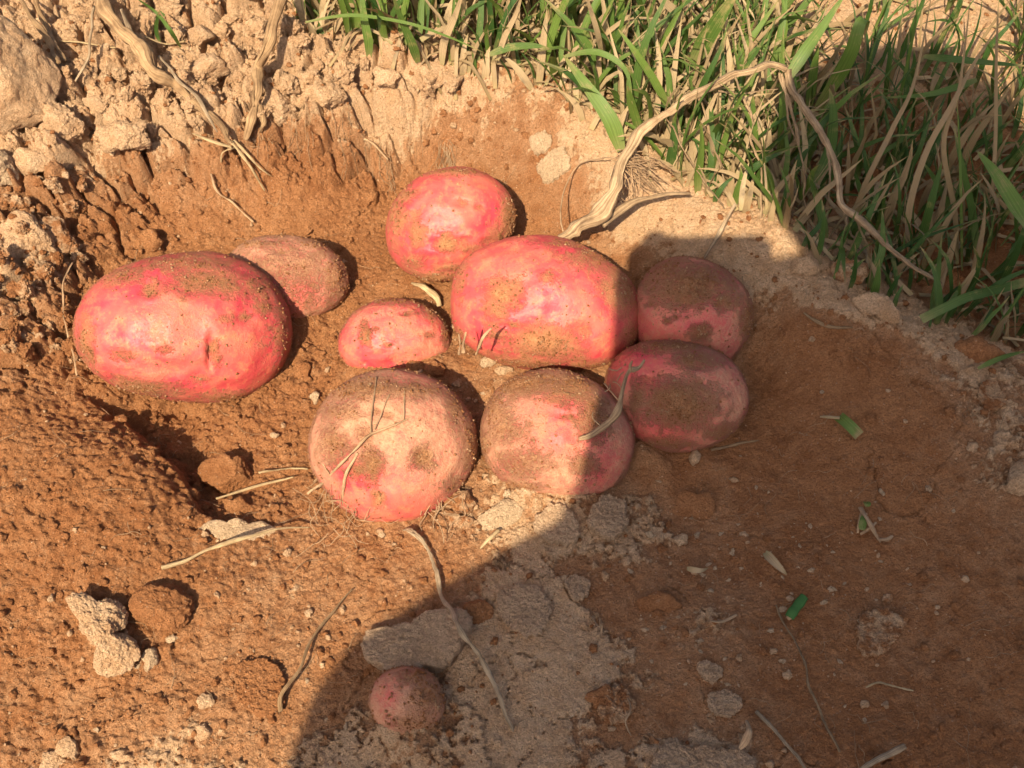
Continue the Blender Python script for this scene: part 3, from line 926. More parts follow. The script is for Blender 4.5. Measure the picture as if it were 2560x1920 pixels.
def clod(label, outline, mat, depth=.8, sink=.25, seed=0, rough=.05, sub=5, name='soil_clod', cat='clod', group=None, gran=.06):
    """a lump of soil or stone with the silhouette it shows"""
    O = np.array(outline, float)
    if O.ndim == 1:                       # (u, v, ru, rv)
        u, v, ru, rv_ = O
        a = np.linspace(0, 2 * math.pi, 14, endpoint=False)
        rs = np.random.RandomState(seed + 500)
        j = 1 + .12 * rs.randn(14)
        O = np.stack([u + ru * j * np.cos(a), v + rv_ * j * np.sin(a)], 1)
    cu, cv = (O[:, 0].min() + O[:, 0].max()) / 2, (O[:, 1].min() + O[:, 1].max()) / 2
    d = O - np.array([cu, cv])
    th = np.arctan2(-d[:, 1], d[:, 0]); r = np.hypot(d[:, 0], d[:, 1])
    o = np.argsort(th); th = th[o]; r = r[o]
    rmin = np.percentile(r, 25)
    g = G(cu, cv)
    size = rmin * ((g - CAM) @ FWD) / F
    c = G(cu, cv, up=size * depth * (1 - sink * 2) * .8)
    k = ((c - CAM) @ FWD) / F
    vd = (c - CAM); vd /= np.linalg.norm(vd)
    rt = np.cross(vd, UP); rt /= np.linalg.norm(rt); up = np.cross(rt, vd)
    S, Fc = ico(sub)
    ang = np.arctan2(S[:, 1], S[:, 0]); rho = np.hypot(S[:, 0], S[:, 1])
    rad = np.interp(ang, np.concatenate([th - 2 * math.pi, th, th + 2 * math.pi]), np.concatenate([r] * 3))
    rad = rmin + (rad - rmin) * np.clip(rho * 1.1, 0, 1)
    S2 = facets(S, 12, .64, .92, seed)
    L = np.stack([S2[:, 0] * rad, S2[:, 1] * rad, S2[:, 2] * rmin * depth], 1) * 1.06
    Q = L / rmin
    disp = rough * 2 * fbm(Q, 1.6, 3, seed) + (gran * 2.0 + .05) * fbm(Q, 4, 6, seed + 7, .78)
    f = np.abs(perlin(Q, 2.2, seed + 11))
    disp -= .10 * np.clip(.14 - f, 0, 1) * 4 * (gran > .05)
    L += S * (rmin * disp)[:, None]
    V = k * (L[:, :1] * rt + L[:, 1:2] * up - L[:, 2:] * vd)
    me = mesh_from(name, V, Fc, mat)
    return tag(obj(name, me, None, c), label, cat, group)


def slab(label, outline, thick=.004, mat=None, seed=0, dome=.0004, name='crust_slab', cat='crust', group=None, jag=.06, tilt=(0, 0), sharp=True):
    mat = mat or M_crust
    O = np.array(outline, float)
    Pw = np.array([G(u, v, up=thick, smooth=False) for u, v in O])
    cxy = Pw[:, :2].mean(0)
    d = Pw[:, :2] - cxy
    th = np.arctan2(d[:, 1], d[:, 0]); r = np.hypot(d[:, 0], d[:, 1])
    o = np.argsort(th); th = th[o]; r = r[o]
    na, nr = 180, 30
    a = np.linspace(-math.pi, math.pi, na, endpoint=False)
    rr = np.interp(a, np.concatenate([th - 2 * math.pi, th, th + 2 * math.pi]), np.concatenate([r] * 3))
    ca = np.stack([np.cos(a), np.sin(a), np.zeros(na)], 1)
    rr = rr * (1 + jag * (fbm(ca, 2.2, 3, seed + 2) * 4 + fbm(ca, 7, 5, seed, .85) * 3.2))
    V = [(cxy[0], cxy[1])]
    E = [0.0]
    for i in range(1, nr + 1):
        s = (i / nr) ** .8
        for j in range(na):
            V.append((cxy[0] + rr[j] * s * math.cos(a[j]), cxy[1] + rr[j] * s * math.sin(a[j]))); E.append(s)
    V = np.array(V); E = np.array(E)
    # smooth carrying surface: mean of the ground on a coarse neighbourhood
    base = np.zeros(len(V))
    for dx in (-.004, 0, .004):
        for dy in (-.004, 0, .004):
            base += hz(V[:, 0] + dx, V[:, 1] + dy)
    base /= 9
    z = base + thick + dome * (1 - E ** 3) + .0011 * fbm2(V[:, 0], V[:, 1], 170, 4, seed, .65) + .0008 * fbm2(V[:, 0], V[:, 1], 60, 2, seed + 3)
    z += .0016 * fbm2(V[:, 0], V[:, 1], 420, 3, seed + 9, .7) - thick * .15 * sstep(.96, 1.0, E)
    z += (V[:, 0] - cxy[0]) * tilt[0] + (V[:, 1] - cxy[1]) * tilt[1]
    top = np.column_stack([V, z])
    ring = top[-na:]
    low = []
    for q in (0.5, 1.0):
        rin = 1 - .10 * q + .03 * np.sin(a * 17 + q * 5)
        lx = cxy[0] + (ring[:, 0] - cxy[0]) * rin; ly = cxy[1] + (ring[:, 1] - cxy[1]) * rin
        low.append(np.column_stack([lx, ly, ring[:, 2] - (thick + .004) * q]))
    VV = np.concatenate([top] + low)
    Fc = []
    for j in range(na):
        Fc.append((0, 1 + j, 1 + (j + 1) % na))
    tot = nr + 2
    for i in range(tot - 1):
        for j in range(na):
            p = 1 + i * na + j; q = 1 + i * na + (j + 1) % na
            Fc.append((p, p + na, q + na, q))
    org = np.array([cxy[0], cxy[1], z[0]])
    me = mesh_from(name, VV - org, Fc, mat)
    return tag(obj(name, me, None, org), label, cat, group)


def crop(ox, oy, pts):
    return [(ox + x * .3516, oy + y * .3516) for x, y in pts]


clod('big flat buff boulder of dried soil at the upper left corner', [(-80, 40), (20, 52), (80, 80), (108, 112), (127, 160), (125, 190), (105, 222), (85, 245), (40, 262), (15, 276), (-80, 284), (-140, 180)],
     M_clod_pale, depth=.55, sink=.05, seed=3, rough=.03, gran=.03, name='boulder', cat='boulder')
clod('grey limy stone cut by the left frame edge above the rough soil', [(-40, 330), (10, 328), (28, 345), (35, 375), (30, 392), (5, 396), (-40, 392)], M_clod_white, seed=4, name='stone', cat='stone')
clod('round brown clod sitting alone in the furrow below the largest potato', (496, 1021, 54, 53), M_clod_brown, depth=.9, sink=.1, seed=5, gran=.07)
for q_, (u_, v_, r_, m_, l_) in enumerate(((262, 905, 13, M_clod_brown, 'brown crumb at the upper end of the furrow edge'), (330, 975, 15, M_clod_brown, 'brown crumb on the broken furrow edge, second from the top'), (368, 1020, 11, M_clod_brown, 'small brown crumb lodged halfway down the furrow edge'),
        (415, 1068, 16, M_clod_brown, 'brown crumb at the lower end of the furrow edge'), (540, 890, 13, M_clod_brown, 'brown crumb just below the largest potato'), (655, 800, 24, M_clod_brown, 'brown clod between the largest and the smallest potato'), (800, 425, 20, M_clod_brown, 'round brown clod left of the rear potato'), (175, 445, 17, M_clod_brown, 'round brown clod on the left wall of the hollow'), (325, 520, 26, M_clod_brown, 'brown clod above the largest potato'))):
    clod(l_, (u_, v_, r_, r_ * .85), m_, seed=120 + q_, sub=4, sink=.2)
clod('small brown clod touching the round clod from below', (513, 1090, 31, 24), M_clod_brown, seed=6)
clod('brown wedge-shaped clod beside the white knobbly lump', crop(0, 1076, [(808, 640), (860, 560), (980, 530), (1100, 530), (1150, 600), (1172, 680), (1120, 800), (1060, 850), (1000, 838), (920, 760)]),
     M_clod_brown, depth=.7, sink=.15, seed=7, rough=.03, gran=.07)
clod('white knobbly waisted lump of limy soil standing at lower left', crop(0, 1076, [(420, 610), (470, 580), (600, 640), (700, 650), (770, 745), (762, 800), (712, 830), (790, 865), (865, 960), (850, 1020), (780, 1085), (700, 1085), (605, 1060), (578, 980), (600, 900), (555, 840), (495, 735)]),
     M_clod_pale, depth=.9, sink=.12, seed=8, rough=.07, gran=.10, sub=6)
clod('egg-shaped white pebble right of the knobbly white lump', (325, 1424, 18, 28), M_clod_white, seed=10, name='pebble', cat='pebble', sub=4)
clod('little white oval pebble below the tip of the wedge clod', (371, 1380, 13, 9), M_clod_white, seed=11, name='pebble', cat='pebble', sub=4)
clod('pitted grey-white lump lying under the pale curved straw', crop(0, 1076, [(1215, 220), (1300, 140), (1400, 150), (1520, 165), (1600, 150), (1680, 200), (1620, 262), (1500, 272), (1380, 290), (1280, 290)]),
     M_clod_white, depth=.6, seed=12, rough=.07, gran=.08)
clod('pale lump at the bottom left corner, upper of two', (151, 1618, 25, 26), M_clod_pale, seed=13, gran=.09)
clod('pale lump at the bottom left corner, lower of two and cut by the frame', (112, 1648, 30, 22), M_clod_pale, seed=14, gran=.09)
clod('pale angular pebble in the sunlit soil near the bottom frame edge', (439, 1582, 17, 18), M_clod_pale, seed=15, name='pebble', cat='pebble', sub=4)
clod('pale flattish pebble left of the broken brown root', (443, 1515, 19, 15), M_clod_pale, seed=16, name='pebble', cat='pebble', sub=4)
clod('brown crumb pressed against the lower edge of the smallest potato', (896, 792, 22, 15), M_clod_brown, seed=17, sub=4)
clod('brown crumb right of the smallest potato, above the dusty front pair', (942, 797, 24, 17), M_clod_brown, seed=18, sub=4)
clod('pale pebble tucked under the left edge of the large bright potato', (1053, 782, 18, 13), M_clod_white, seed=19, name='pebble', cat='pebble', sub=4)
clod('flat tan pebble under the front edge of the large bright potato', (1088, 801, 23, 10), M_clod_pale, seed=20, name='pebble', cat='pebble', sub=4)
clod('tiny cream pebble below the potato that carries the root stub', (1097, 1066, 10, 10), M_clod_white, seed=21, name='pebble', cat='pebble', sub=3)
clod('tan squarish clod at the right foot of the three-eyed potato', (990, 1086, 36, 28), M_clod_mid, seed=22, gran=.05)
clod('small tan clod below the squarish one', (994, 1126, 27, 17), M_clod_mid, seed=23, sub=4)
clod('cream block of crust in the last strip of sunlight', crop(691, 1076, [(1010, 80), (1080, 35), (1200, 30), (1250, 80), (1250, 150), (1180, 180), (1080, 190), (990, 200), (975, 140)]), M_clod_white, depth=.5, seed=24, gran=.08)
clod('sun-baked hummock of buff soil left of the largest potato', (55, 530, 62, 60), M_clod_pale, depth=.6, sink=.3, seed=25, gran=.07)
clod('dusty knob of brown soil right of the buff hummock', (120, 520, 40, 46), M_clod_mid, depth=.6, sink=.3, seed=26, gran=.07)
clod('rounded buff clod near the left frame edge below the boulder', (75, 350, 42, 32), M_clod_pale, seed=27, gran=.05)
clod('rough buff clod below the boulder, pitted all over', (140, 280, 52, 36), M_clod_pale, seed=28, gran=.12)
clod('buff clod left of the thick stem, casting a dark shadow', (205, 225, 24, 26), M_clod_pale, seed=29, gran=.05)
clod('rough buff clod right under the thick dry stem', (275, 292, 56, 32), M_clod_pale, seed=30, gran=.12)
clod('smooth buff block between the two dry stems', (455, 140, 36, 27), M_clod_pale, seed=31, gran=.04, depth=1.0, sink=0)
clod('grey-buff block half shaded beyond the smooth one', (430, 78, 28, 26), M_clod_pale, seed=32, gran=.04, depth=1.1, sink=0)
clod('overhanging buff clod right of the foot of the thinner stem', (600, 235, 40, 36), M_clod_pale, seed=33, gran=.08, depth=.9, sink=.0)
clod('crusty buff clod at the rim above the rear wall, left end', (705, 205, 42, 26), M_clod_pale, seed=34, gran=.12, depth=.9, sink=.05)
clod('smooth-topped buff clod at the rim, second from the grass', (836, 168, 32, 24), M_clod_pale, seed=35, gran=.05, depth=.9, sink=.05)
clod('wide buff clod at the rim just in front of the grass', (925, 165, 58, 28), M_clod_pale, seed=36, gran=.05, depth=.8, sink=.05)
clod('brown lump stuck to the soil slope right of the pile top', (1650, 590, 1, 1), M_clod_pale, seed=37, sub=2) if False else None
clod('rounded pale knob on the right rim where sunlight ends', (1740, 575, 30, 22), M_clod_pale, seed=38, gran=.04)
clod('shaded pinkish clod behind the right rim under the stem', (1835, 590, 40, 34), M_clod_mid, seed=39, gran=.06)
clod('flat shaded clod behind the right rim with grass roots on it', crop(1434, 518.5, [(1160, 350), (1300, 330), (1400, 400), (1440, 480), (1440, 530), (1300, 440), (1200, 420)]), M_clod_pale, depth=.6, seed=40)
clod('low brown hump at the far right behind the rim', crop(1434, 518.5, [(1740, 660), (1850, 610), (1980, 640), (2080, 720), (1960, 760), (1780, 720)]), M_clod_brown, depth=.6, seed=41, gran=.03)
clod('pale rounded pebble at the right frame side in shadow', (2100, 965, 13, 12), M_clod_pale, seed=42, name='pebble', cat='pebble', sub=4)
clod('large pale lump cut by the right frame edge', (2200, 1035, 28, 36), M_clod_pale, seed=43, gran=.08)
clod('small round tan pebble above the cracked shaded slab', (1917, 1294, 13, 10), M_clod_mid, seed=44, name='pebble', cat='pebble', sub=4)
clod('small round tan pebble in shadow at far right', (2086, 1250, 9, 8), M_clod_pale, seed=45, name='pebble', cat='pebble', sub=3)
clod('tan pebble left of the twin chips in the shade', (1471, 1164, 16, 13), M_clod_pale, seed=46, name='pebble', cat='pebble', sub=4)
clod('pale curved pebble below the front right potato', (1500, 988, 15, 17), M_clod_pale, seed=47, name='pebble', cat='pebble', sub=4)
clod('little pale stone on the soil between largest and three-eyed potatoes', (679, 858, 11, 13), M_clod_white, seed=48, name='pebble', cat='pebble', sub=3)
clod('cream pebble left of the three-eyed potato', (593, 940, 10, 6), M_clod_white, seed=49, name='pebble', cat='pebble', sub=3)
clod('cream pebble just under the front tip of the three-eyed potato', (824, 1155, 9, 7), M_clod_white, seed=50, name='pebble', cat='pebble', sub=3)
clod('cream pebble beside the short bent straw', (1006, 634, 9, 7), M_clod_white, seed=51, name='pebble', cat='pebble', sub=3)
clod('tan rounded clod flattened into the shaded crust', (1030, 1325, 34, 27), M_clod_brown, depth=.5, seed=52, gran=.03)
clod('low brown clod in the shade left of the heart-shaped flake', (1500, 1090, 44, 30), M_clod_brown, depth=.35, seed=53, gran=.02)
clod('low smooth brown clod in the middle of the shaded soil', (1420, 1305, 42, 24), M_clod_brown, depth=.35, seed=54, gran=.02)
clod('rounded brown clod half sunk near the bottom crust', (1300, 1510, 30, 28), M_clod_brown, depth=.4, seed=55, gran=.03)

L8 = (691, 1076)
slab('tongue of grey crust below the root-stub potato, left of two', crop(*L8, [(1350, 80), (1420, 30), (1500, 40), (1560, 110), (1592, 200), (1570, 262), (1450, 262), (1330, 200), (1310, 140)]), .005, seed=1)
slab('tongue of grey crust below the root-stub potato, right of two', crop(*L8, [(1650, 80), (1700, 20), (1780, -30), (1850, 0), (1880, 90), (1870, 180), (1800, 240), (1720, 220), (1655, 170)]), .006, seed=2)
slab('long jagged slab of crust lying against the small foreground potato', crop(*L8, [(255, 880), (300, 810), (420, 780), (560, 760), (640, 700), (760, 670), (860, 660), (925, 720), (930, 790), (885, 880),
     (830, 960), (720, 1050), (640, 1020), (560, 1060), (500, 1110), (440, 1130), (400, 1080), (370, 1030), (300, 980), (260, 950)]), .010, seed=3, jag=.04)
slab('small squarish flake of crust in the middle of the shade', crop(*L8, [(1510, 490), (1600, 480), (1660, 500), (1655, 560), (1570, 612), (1520, 560)]), .004, seed=4)
slab('cracked angular slab of soil at the right, in shadow', crop(1434, 1076, [(1240, 700), (1330, 685), (1420, 700), (1500, 740), (1470, 800), (1400, 880), (1310, 950), (1215, 945), (1205, 860)]), .005, M_clod_mid, seed=5)
slab('pitted pale flake of crust above the bottom crust sheet', crop(1434, 1076, [(280, 1200), (350, 1180), (480, 1240), (470, 1290), (370, 1340), (285, 1300)]), .003, seed=6)
slab('heart-shaped pale flake of crust right of the mottled crust', crop(1434, 1076, [(210, 1010), (300, 1010), (360, 1040), (330, 1122), (230, 1080)]), .003, seed=7)
slab('sheet of pale crust running off the bottom frame edge', crop(1434, 1076, [(-40, 1560), (60, 1500), (180, 1545), (330, 1535), (450, 1545), (545, 1600), (580, 1720), (250, 1800), (-80, 1760)]), .004, seed=8, dome=.0)
slab('cream scalloped flake on the rear slope, lower of two', crop(691, 0, [(1325, 1020), (1370, 960), (1420, 925), (1520, 930), (1540, 1030), (1490, 1060), (1440, 1090), (1350, 1070)]), .003, M_clod_white, seed=9)
slab('cream crumbling flake on the rear slope, upper of two', crop(691, 0, [(1290, 840), (1340, 815), (1400, 820), (1422, 880), (1370, 930), (1310, 905)]), .003, M_clod_white, seed=10)
slab('low rounded plate of crust right of the long grey twig', crop(*L8, [(1090, 600), (1180, 540), (1250, 520), (1420, 680), (1400, 760), (1330, 840), (1220, 830), (1130, 740)]), .003, seed=11)
slab('round brown plate of soil with a thin root across it', crop(*L8, [(1750, 1190), (1850, 1160), (1930, 1230), (1900, 1330), (1800, 1380), (1730, 1340)]), .004, M_clod_mid, seed=12)
slab('flat sunlit plate of soil beside the broken brown root', crop(0, 1076, [(1480, 980), (1600, 990), (1740, 1130), (1740, 1200), (1700, 1320), (1540, 1310), (1480, 1240), (1460, 1100)]), .004, M_clod_brown, seed=13)
slab('pale patch of crust high on the shaded right side', crop(1434, 518.5, [(1975, 865), (2040, 850), (2060, 920), (2085, 1020), (2010, 1040), (1950, 980)]), .003, M_clod_mid, seed=14)

# rubble heaped on the rim and the left side
def crest(u):
    return np.interp(u, [-400, 560, 650, 700, 850, 1000, 1090, 1200, 1290, 1340, 1430, 1560, 1650, 1700, 1780, 1900, 2060, 2212, 2500],
                     [-300, -100, 70, 110, 140, 175, 195, 238, 292, 335, 395, 455, 485, 520, 610, 668, 748, 790, 900])


protos = []
for i in range(14):
    V_, F_ = lump_mesh(5, 60 + i, .42, .3, (1, RNG.uniform(.7, 1), RNG.uniform(.6, .85)))
    protos.append([mesh_from('soil_clod', V_, F_, m) for m in (M_clod_pale, M_clod_mid, M_clod_brown)])
low_l = lambda u: np.interp(u, [0, 60, 150, 300, 420, 540, 600, 700, 820, 950, 1060], [760, 420, 330, 320, 285, 270, 260, 235, 200, 195, 205])
cnt = 0
tries = 0
while cnt < 250 and tries < 6000:
    tries += 1
    if RNG.rand() < .78:
        u = RNG.uniform(-60, 1060); v = RNG.uniform(-80, 330)
        if v > low_l(u) or v < crest(u) + 5: continue
        if u < 135 and v < 285: continue
        m = 0
    else:
        u = RNG.uniform(-40, 190); v = RNG.uniform(390, 780)
        m = 1 if RNG.rand() < .6 else 2
    s = (7 + 21 * RNG.rand() ** 2.2) * (1.2 if v < 200 else 1)
    g = G(u, v)
    r = s * ((g - CAM) @ FWD) / F
    o = obj('soil_clod', protos[RNG.randint(14)][m], None, (g[0], g[1], hz1(g[0], g[1]) + r * .42))
    o.scale = (r, r, r)
    o.rotation_euler = RNG.uniform(0, 6.28, 3)
    if m == 0:
        tag(o, 'one of the many small buff clods heaped along the upper left rim', 'clod', 'buff clods along the rim')
    else:
        tag(o, 'one of the small brown clods strewn at the left below the rim', 'clod', 'brown clods at the left side')
    cnt += 1

# crumbs everywhere: nobody could count them
def scatter(n, sampler, mats_name, mat, size, sub=1, sinkf=.2):
    S, Fc = ico(sub)
    B_V, B_F, k0 = [], [], 0
    pts = []
    for _ in range(n):
        q = sampler()
        if q is not None: pts.append(q)
    if not pts: return None
    pts = np.array(pts)
    zz = hz(pts[:, 0], pts[:, 1])
    for i, (x, y) in enumerate(pts):
        r = size()
        if r < .0017:
            S_, F_ = ico(1)
        else:
            S_, F_ = S, Fc
        M = Matrix.Rotation(RNG.rand() * 6.28, 3, Vector(RNG.randn(3)).normalized())
        j = 1 + .22 * RNG.randn(len(S_))
        V = (S_ * j[:, None] * np.array([1, RNG.uniform(.6, 1), RNG.uniform(.5, .9)])) @ np.array(M) * r
        V = V + np.array([x, y, zz[i] + r * sinkf])
        B_V.append(V); B_F.append(F_ + k0); k0 += len(S_)
    me = mesh_from(mats_name, np.concatenate(B_V), np.concatenate(B_F), mat)
    return me


def samp(rfun):
    def f():
        x = RNG.uniform(-.45, .47); y = RNG.uniform(-.24, .42)
        p = float(rfun(x, y))
        return (x, y) if RNG.rand() < p else None
    return f


r_at = lambda x, y: bil(*cR, np.array([x]), np.array([y]))[0]
p_at = lambda x, y: bil(*cP, np.array([x]), np.array([y]))[0]
tag(obj('soil_crumbs', scatter(36000, samp(lambda x, y: .06 + r_at(x, y) * (1 - p_at(x, y) * .7)), 'soil_crumbs', M_clod_brown, lambda: .0006 + .0021 * RNG.rand() ** 4, 2)),
    'loose brown crumbs of soil over the whole ground', kind='stuff')
tag(obj('pale_soil_crumbs', scatter(15000, samp(lambda x, y: .03 + .9 * max(0, p_at(x, y)) * (.25 + r_at(x, y))), 'pale_soil_crumbs', M_clod_pale, lambda: .0006 + .0020 * RNG.rand() ** 4, 2)),
    'loose buff crumbs of dried soil', kind='stuff')
# white chips
chip_me = []
for i in range(6):
    V_, F_ = lump_mesh(3, 90 + i, .5, .5, (1, .65, .4)); chip_me.append(mesh_from('lime_chip', V_, F_, M_clod_white))
chips = []
for _ in range(170):
    if RNG.rand() < .75:
        u, v = 1560 + RNG.randn() * 160, 1260 + RNG.randn() * 130
    else:
        u, v = RNG.uniform(0, 2212), RNG.uniform(830, 1659)
    if not (0 < u < 2212 and 820 < v < 1655): continue
    g = G(u, v)
    r = (2.6 + 8.0 * RNG.rand() ** 2.5) * ((g - CAM) @ FWD) / F
    o = obj('lime_chip', chip_me[RNG.randint(6)], None, (g[0], g[1], g[2] + r * .1)); o.scale = (r, r, r * .8)
    o.rotation_euler = (RNG.uniform(-.4, .4), RNG.uniform(-.4, .4), RNG.uniform(0, 6.28))
    tag(o, 'one of the tiny whitish chips scattered over the foreground soil', 'chip', 'whitish chips on the foreground soil')


# ------------------------------------------------------------------ stems, twigs, roots
def path_at(pts):
    """pts: (u, v, up) with up = height above the ground under that sight line, in cm"""
    return [G(u, v, up * .01, smooth=False) for u, v, up in pts]


def world_path(pts):
    """pts: (u, v, z) with z = height above the datum, in cm"""
    return [on_z(u, v, z * .01) for u, v, z in pts]


def rods(name, label, cat, mat, paths, parent=None, group=None, origin=None):
    """paths: list of (world points, radii in photograph units, seg, rough, ridges, flat)"""
    B = Bag()
    org = np.array(origin if origin is not None else paths[0][0][0])
    for P, r, seg, rough, ridges, flat in paths:
        k = ((np.array(P[0]) - CAM) @ FWD) / F
        r = np.array(r if hasattr(r, '__len__') else [r] * len(P)) * k
        V, Fc, UV = tube(P, r, seg, rough, ridges, RNG.randint(1000), flat, nres=max(6, len(P) * 7))
        B.add(V, Fc, UV)
    o = obj(name, B.mesh(name, mat, org if parent is None else parent.location), parent, org if parent is None else None)
    return tag(o, label, cat, group) if parent is None else o


def hair(P0, length, n=6, wig=.35, z_follow=True):
    a = RNG.uniform(0, 6.28); P = [np.array(P0)]
    for _ in range(n):
        a += RNG.randn() * wig
        q = P[-1] + np.array([math.cos(a), math.sin(a), 0]) * length / n
        if z_follow: q[2] = hz1(q[0], q[1]) + .0008 + .0015 * abs(RNG.randn())
        P.append(q)
    return P


# thick stem upper left with frayed end
st = rods('dry_stem', 'thick split brown stem slanting down from the top into the rear wall', 'stem', M_stem,
    [(path_at([(195, -30, 2.6), (246, 53, 2.3), (292, 91, 2.2), (334, 151, 1.9), (387, 186, 1.6), (432, 225, 1.4), (468, 264, 1.4), (506, 316, 1.3)]), [15, 15.5, 15, 15, 12, 10, 9, 6], 24, .003, .16, .7)])
rods('frayed_end', None, None, M_straw, [
    (path_at([(500, 305, 1.3), (540, 360, 1.0), (573, 411, .5)]), [5, 4, 1.5], 8, .001, .1, .5),
    (path_at([(505, 300, 1.5), (545, 345, 1.2), (588, 381, .5)]), [4, 3.5, 1.2], 8, .001, .1, .5),
    (path_at([(500, 318, 1.4), (465, 308, 1.4), (415, 288, 1.2)]), [5, 6, 2], 8, .0005, .1, .35),
    (path_at([(505, 318, 1.2), (480, 330, .9), (478, 352, .4)]), [3, 3, 1], 6, .001, .1, .5)], parent=st)
rods('bark_strip', None, None, M_stem_gray, [
    (path_at([(262, 20, 2.9), (282, 62, 2.6), (300, 92, 2.4), (310, 130, 1.9)]), [5, 6, 5, 2], 8, .001, .1, .35),
    (path_at([(345, 120, 2.3), (385, 170, 1.9), (430, 215, 1.6), (470, 285, 1.5)]), [3, 4, 4, 2], 8, .001, .1, .4)], parent=st)
rods('dry_stem', 'thinner upright split stem right of the thick slanting one', 'stem', M_stem,
    [(path_at([(618, -30, 3.4), (591, 53, 2.9), (577, 105, 2.5), (559, 148, 2.1), (556, 197, 1.6), (549, 243, 1.2), (529, 303, .6)]), [11, 10, 10, 10, 9, 11, 4], 16, .0012, .12, .75),
     (path_at([(606, -30, 3.3), (583, 50, 3.0), (566, 110, 2.6), (552, 160, 2.3), (548, 230, 1.5)]), [4, 4, 4, 4, 2], 8, .001, .1, .6),
     (path_at([(560, 230, 1.4), (568, 262, .9), (560, 288, .5)]), [5, 5, 2], 8, .002, .1, .7)])
rods('dry_stem', 'slender brown stem beside the boulder, nearer it of two', 'stem', M_stem,
    [(path_at([(28, -20, 2.0), (84, 53, 1.6), (110, 100, 1.2), (125, 137, .7)]), [5, 5, 6, 4], 10, .002, .1, .8)])
rods('dry_stem', 'slender brown stem running down to the boulder corner, farther of two', 'stem', M_stem,
    [(path_at([(70, -20, 2.0), (98, 55, 1.5), (125, 100, 1.1), (142, 135, .5)]), [6, 6, 5, 3], 10, .002, .1, .8)])
rods('thin_stalk', 'wavy thin brown stalk between boulder and thick stem', 'stalk', M_stem_gray,
    [(path_at([(206, 20, 2.0), (195, 75, 1.6), (190, 120, 1.3), (178, 150, 1.0), (163, 178, .4)]), [3, 3, 3, 3, 2], 6, .0015, 0, 1)])
for lab, pts in (('thin straw lying flat on the buff soil left of the thick stem', [(130, 87, .5), (185, 92, .5), (250, 101, .5)]),
                 ('thin straw curving on the buff soil between the two stems', [(315, 80, .5), (360, 95, .5), (400, 88, .5)])):
    rods('straw', lab, 'straw', M_straw, [(path_at(pts), 2, 6, .001, 0, 1)])
# leafless sapling shadows: short stems up on the rim
# the arching stem
arch = rods('arching_stem', 'long pale dried plant stem arching from the pile over the grass into the shade', 'stem', M_arch,
    [(world_path([(1211, 513, 5.0), (1250, 494, 5.4), (1289, 468, 6.4), (1320, 415, 7.4), (1345, 345, 8.2), (1380, 288, 8.8), (1434, 246, 9.5), (1522, 193, 10.3), (1603, 151, 11), (1652, 141, 11.2), (1701, 156, 11.0)]),
      [10, 19, 19, 14, 15, 10, 9, 9, 8.5, 9, 7], 22, .0022, .16, .75),
     (world_path([(1699, 152, 11.0), (1715, 197, 10.4), (1750, 246, 10.2), (1786, 309, 9.8), (1807, 380, 9.2), (1817, 440, 8.6), (1873, 492, 8.0), (1937, 549, 7.2), (2032, 612, 5.8)]),
      [8, 8, 7, 7, 8, 7, 7, 6, 5], 14, .002, .18, .7)])
rods('side_branch', None, None, M_arch, [
    (world_path([(1300, 482, 6.0), (1340, 455, 6.1), (1377, 436, 6.3), (1434, 422, 6.5), (1492, 418, 6.6)]), [12, 9, 6, 5, 4], 10, .001, .1, .8)], parent=arch)
hp = []
for pts, w in (([(1589, 168, 10.8), (1618, 240, 9.6), (1626, 300, 8.3), (1642, 390, 6.6), (1641, 470, 5.2)], 4.5), ([(1682, 160, 10.9), (1712, 250, 9.5), (1738, 370, 7.4), (1741, 440, 6), (1741, 528, 4.6)], 3.6),
               ([(1504, 206, 10), (1530, 290, 8.2), (1552, 350, 7), (1571, 424, 5.6)], 3.2), ([(1441, 250, 9.3), (1480, 330, 7.6), (1530, 400, 6.2), (1564, 444, 5.4)], 2.6),
               ([(1690, 165, 10.8), (1700, 230, 9.8), (1716, 290, 8.8), (1725, 330, 8)], 4), ([(1786, 309, 8.6), (1788, 400, 6.8), (1786, 500, 4.4)], 3),
               ([(1817, 440, 6.4), (1840, 500, 5.4), (1862, 540, 4.6), (1868, 590, 3.8)], 4.5), ([(1550, 192, 10.3), (1600, 205, 9.8), (1680, 190, 10)], 2)):
    hp.append((world_path(pts), [w, w, w * .8, w * .7, w * .5][:len(pts)] if len(pts) >= 4 else [w, w, w * .5], 6, .0025, .15, .6))
rods('dried_shoot', None, None, M_arch, hp, parent=arch)
hp = []
for _ in range(46):
    s = world_path([(1345 + RNG.randn() * 14, 345 + RNG.randn() * 10, 8.0)])[0]
    a = RNG.uniform(-1.9, .4); L = RNG.uniform(.012, .035)
    e = s + np.array([math.cos(a) * L, math.sin(a) * L * .5, -RNG.uniform(.3, 1) * L])
    m_ = (s + e) / 2 + RNG.randn(3) * .003
    hp.append(([s, m_, e], [1.6, 1.2, .6], 4, .002, 0, 1))
rods('root_hairs', None, None, M_root, hp, parent=arch)
B0 = [(1218, 500, 5.3), (1212, 450, 5.2), (1222, 400, 5.0), (1260, 350, 5.4), (1345, 340, 8)]
rods('fine_root', 'thin loose root curving up the slope left of the arching stem', 'root', M_root, [(world_path(B0), [1.8, 1.8, 1.6, 1.4, 1.4], 5, .001, 0, 1)])

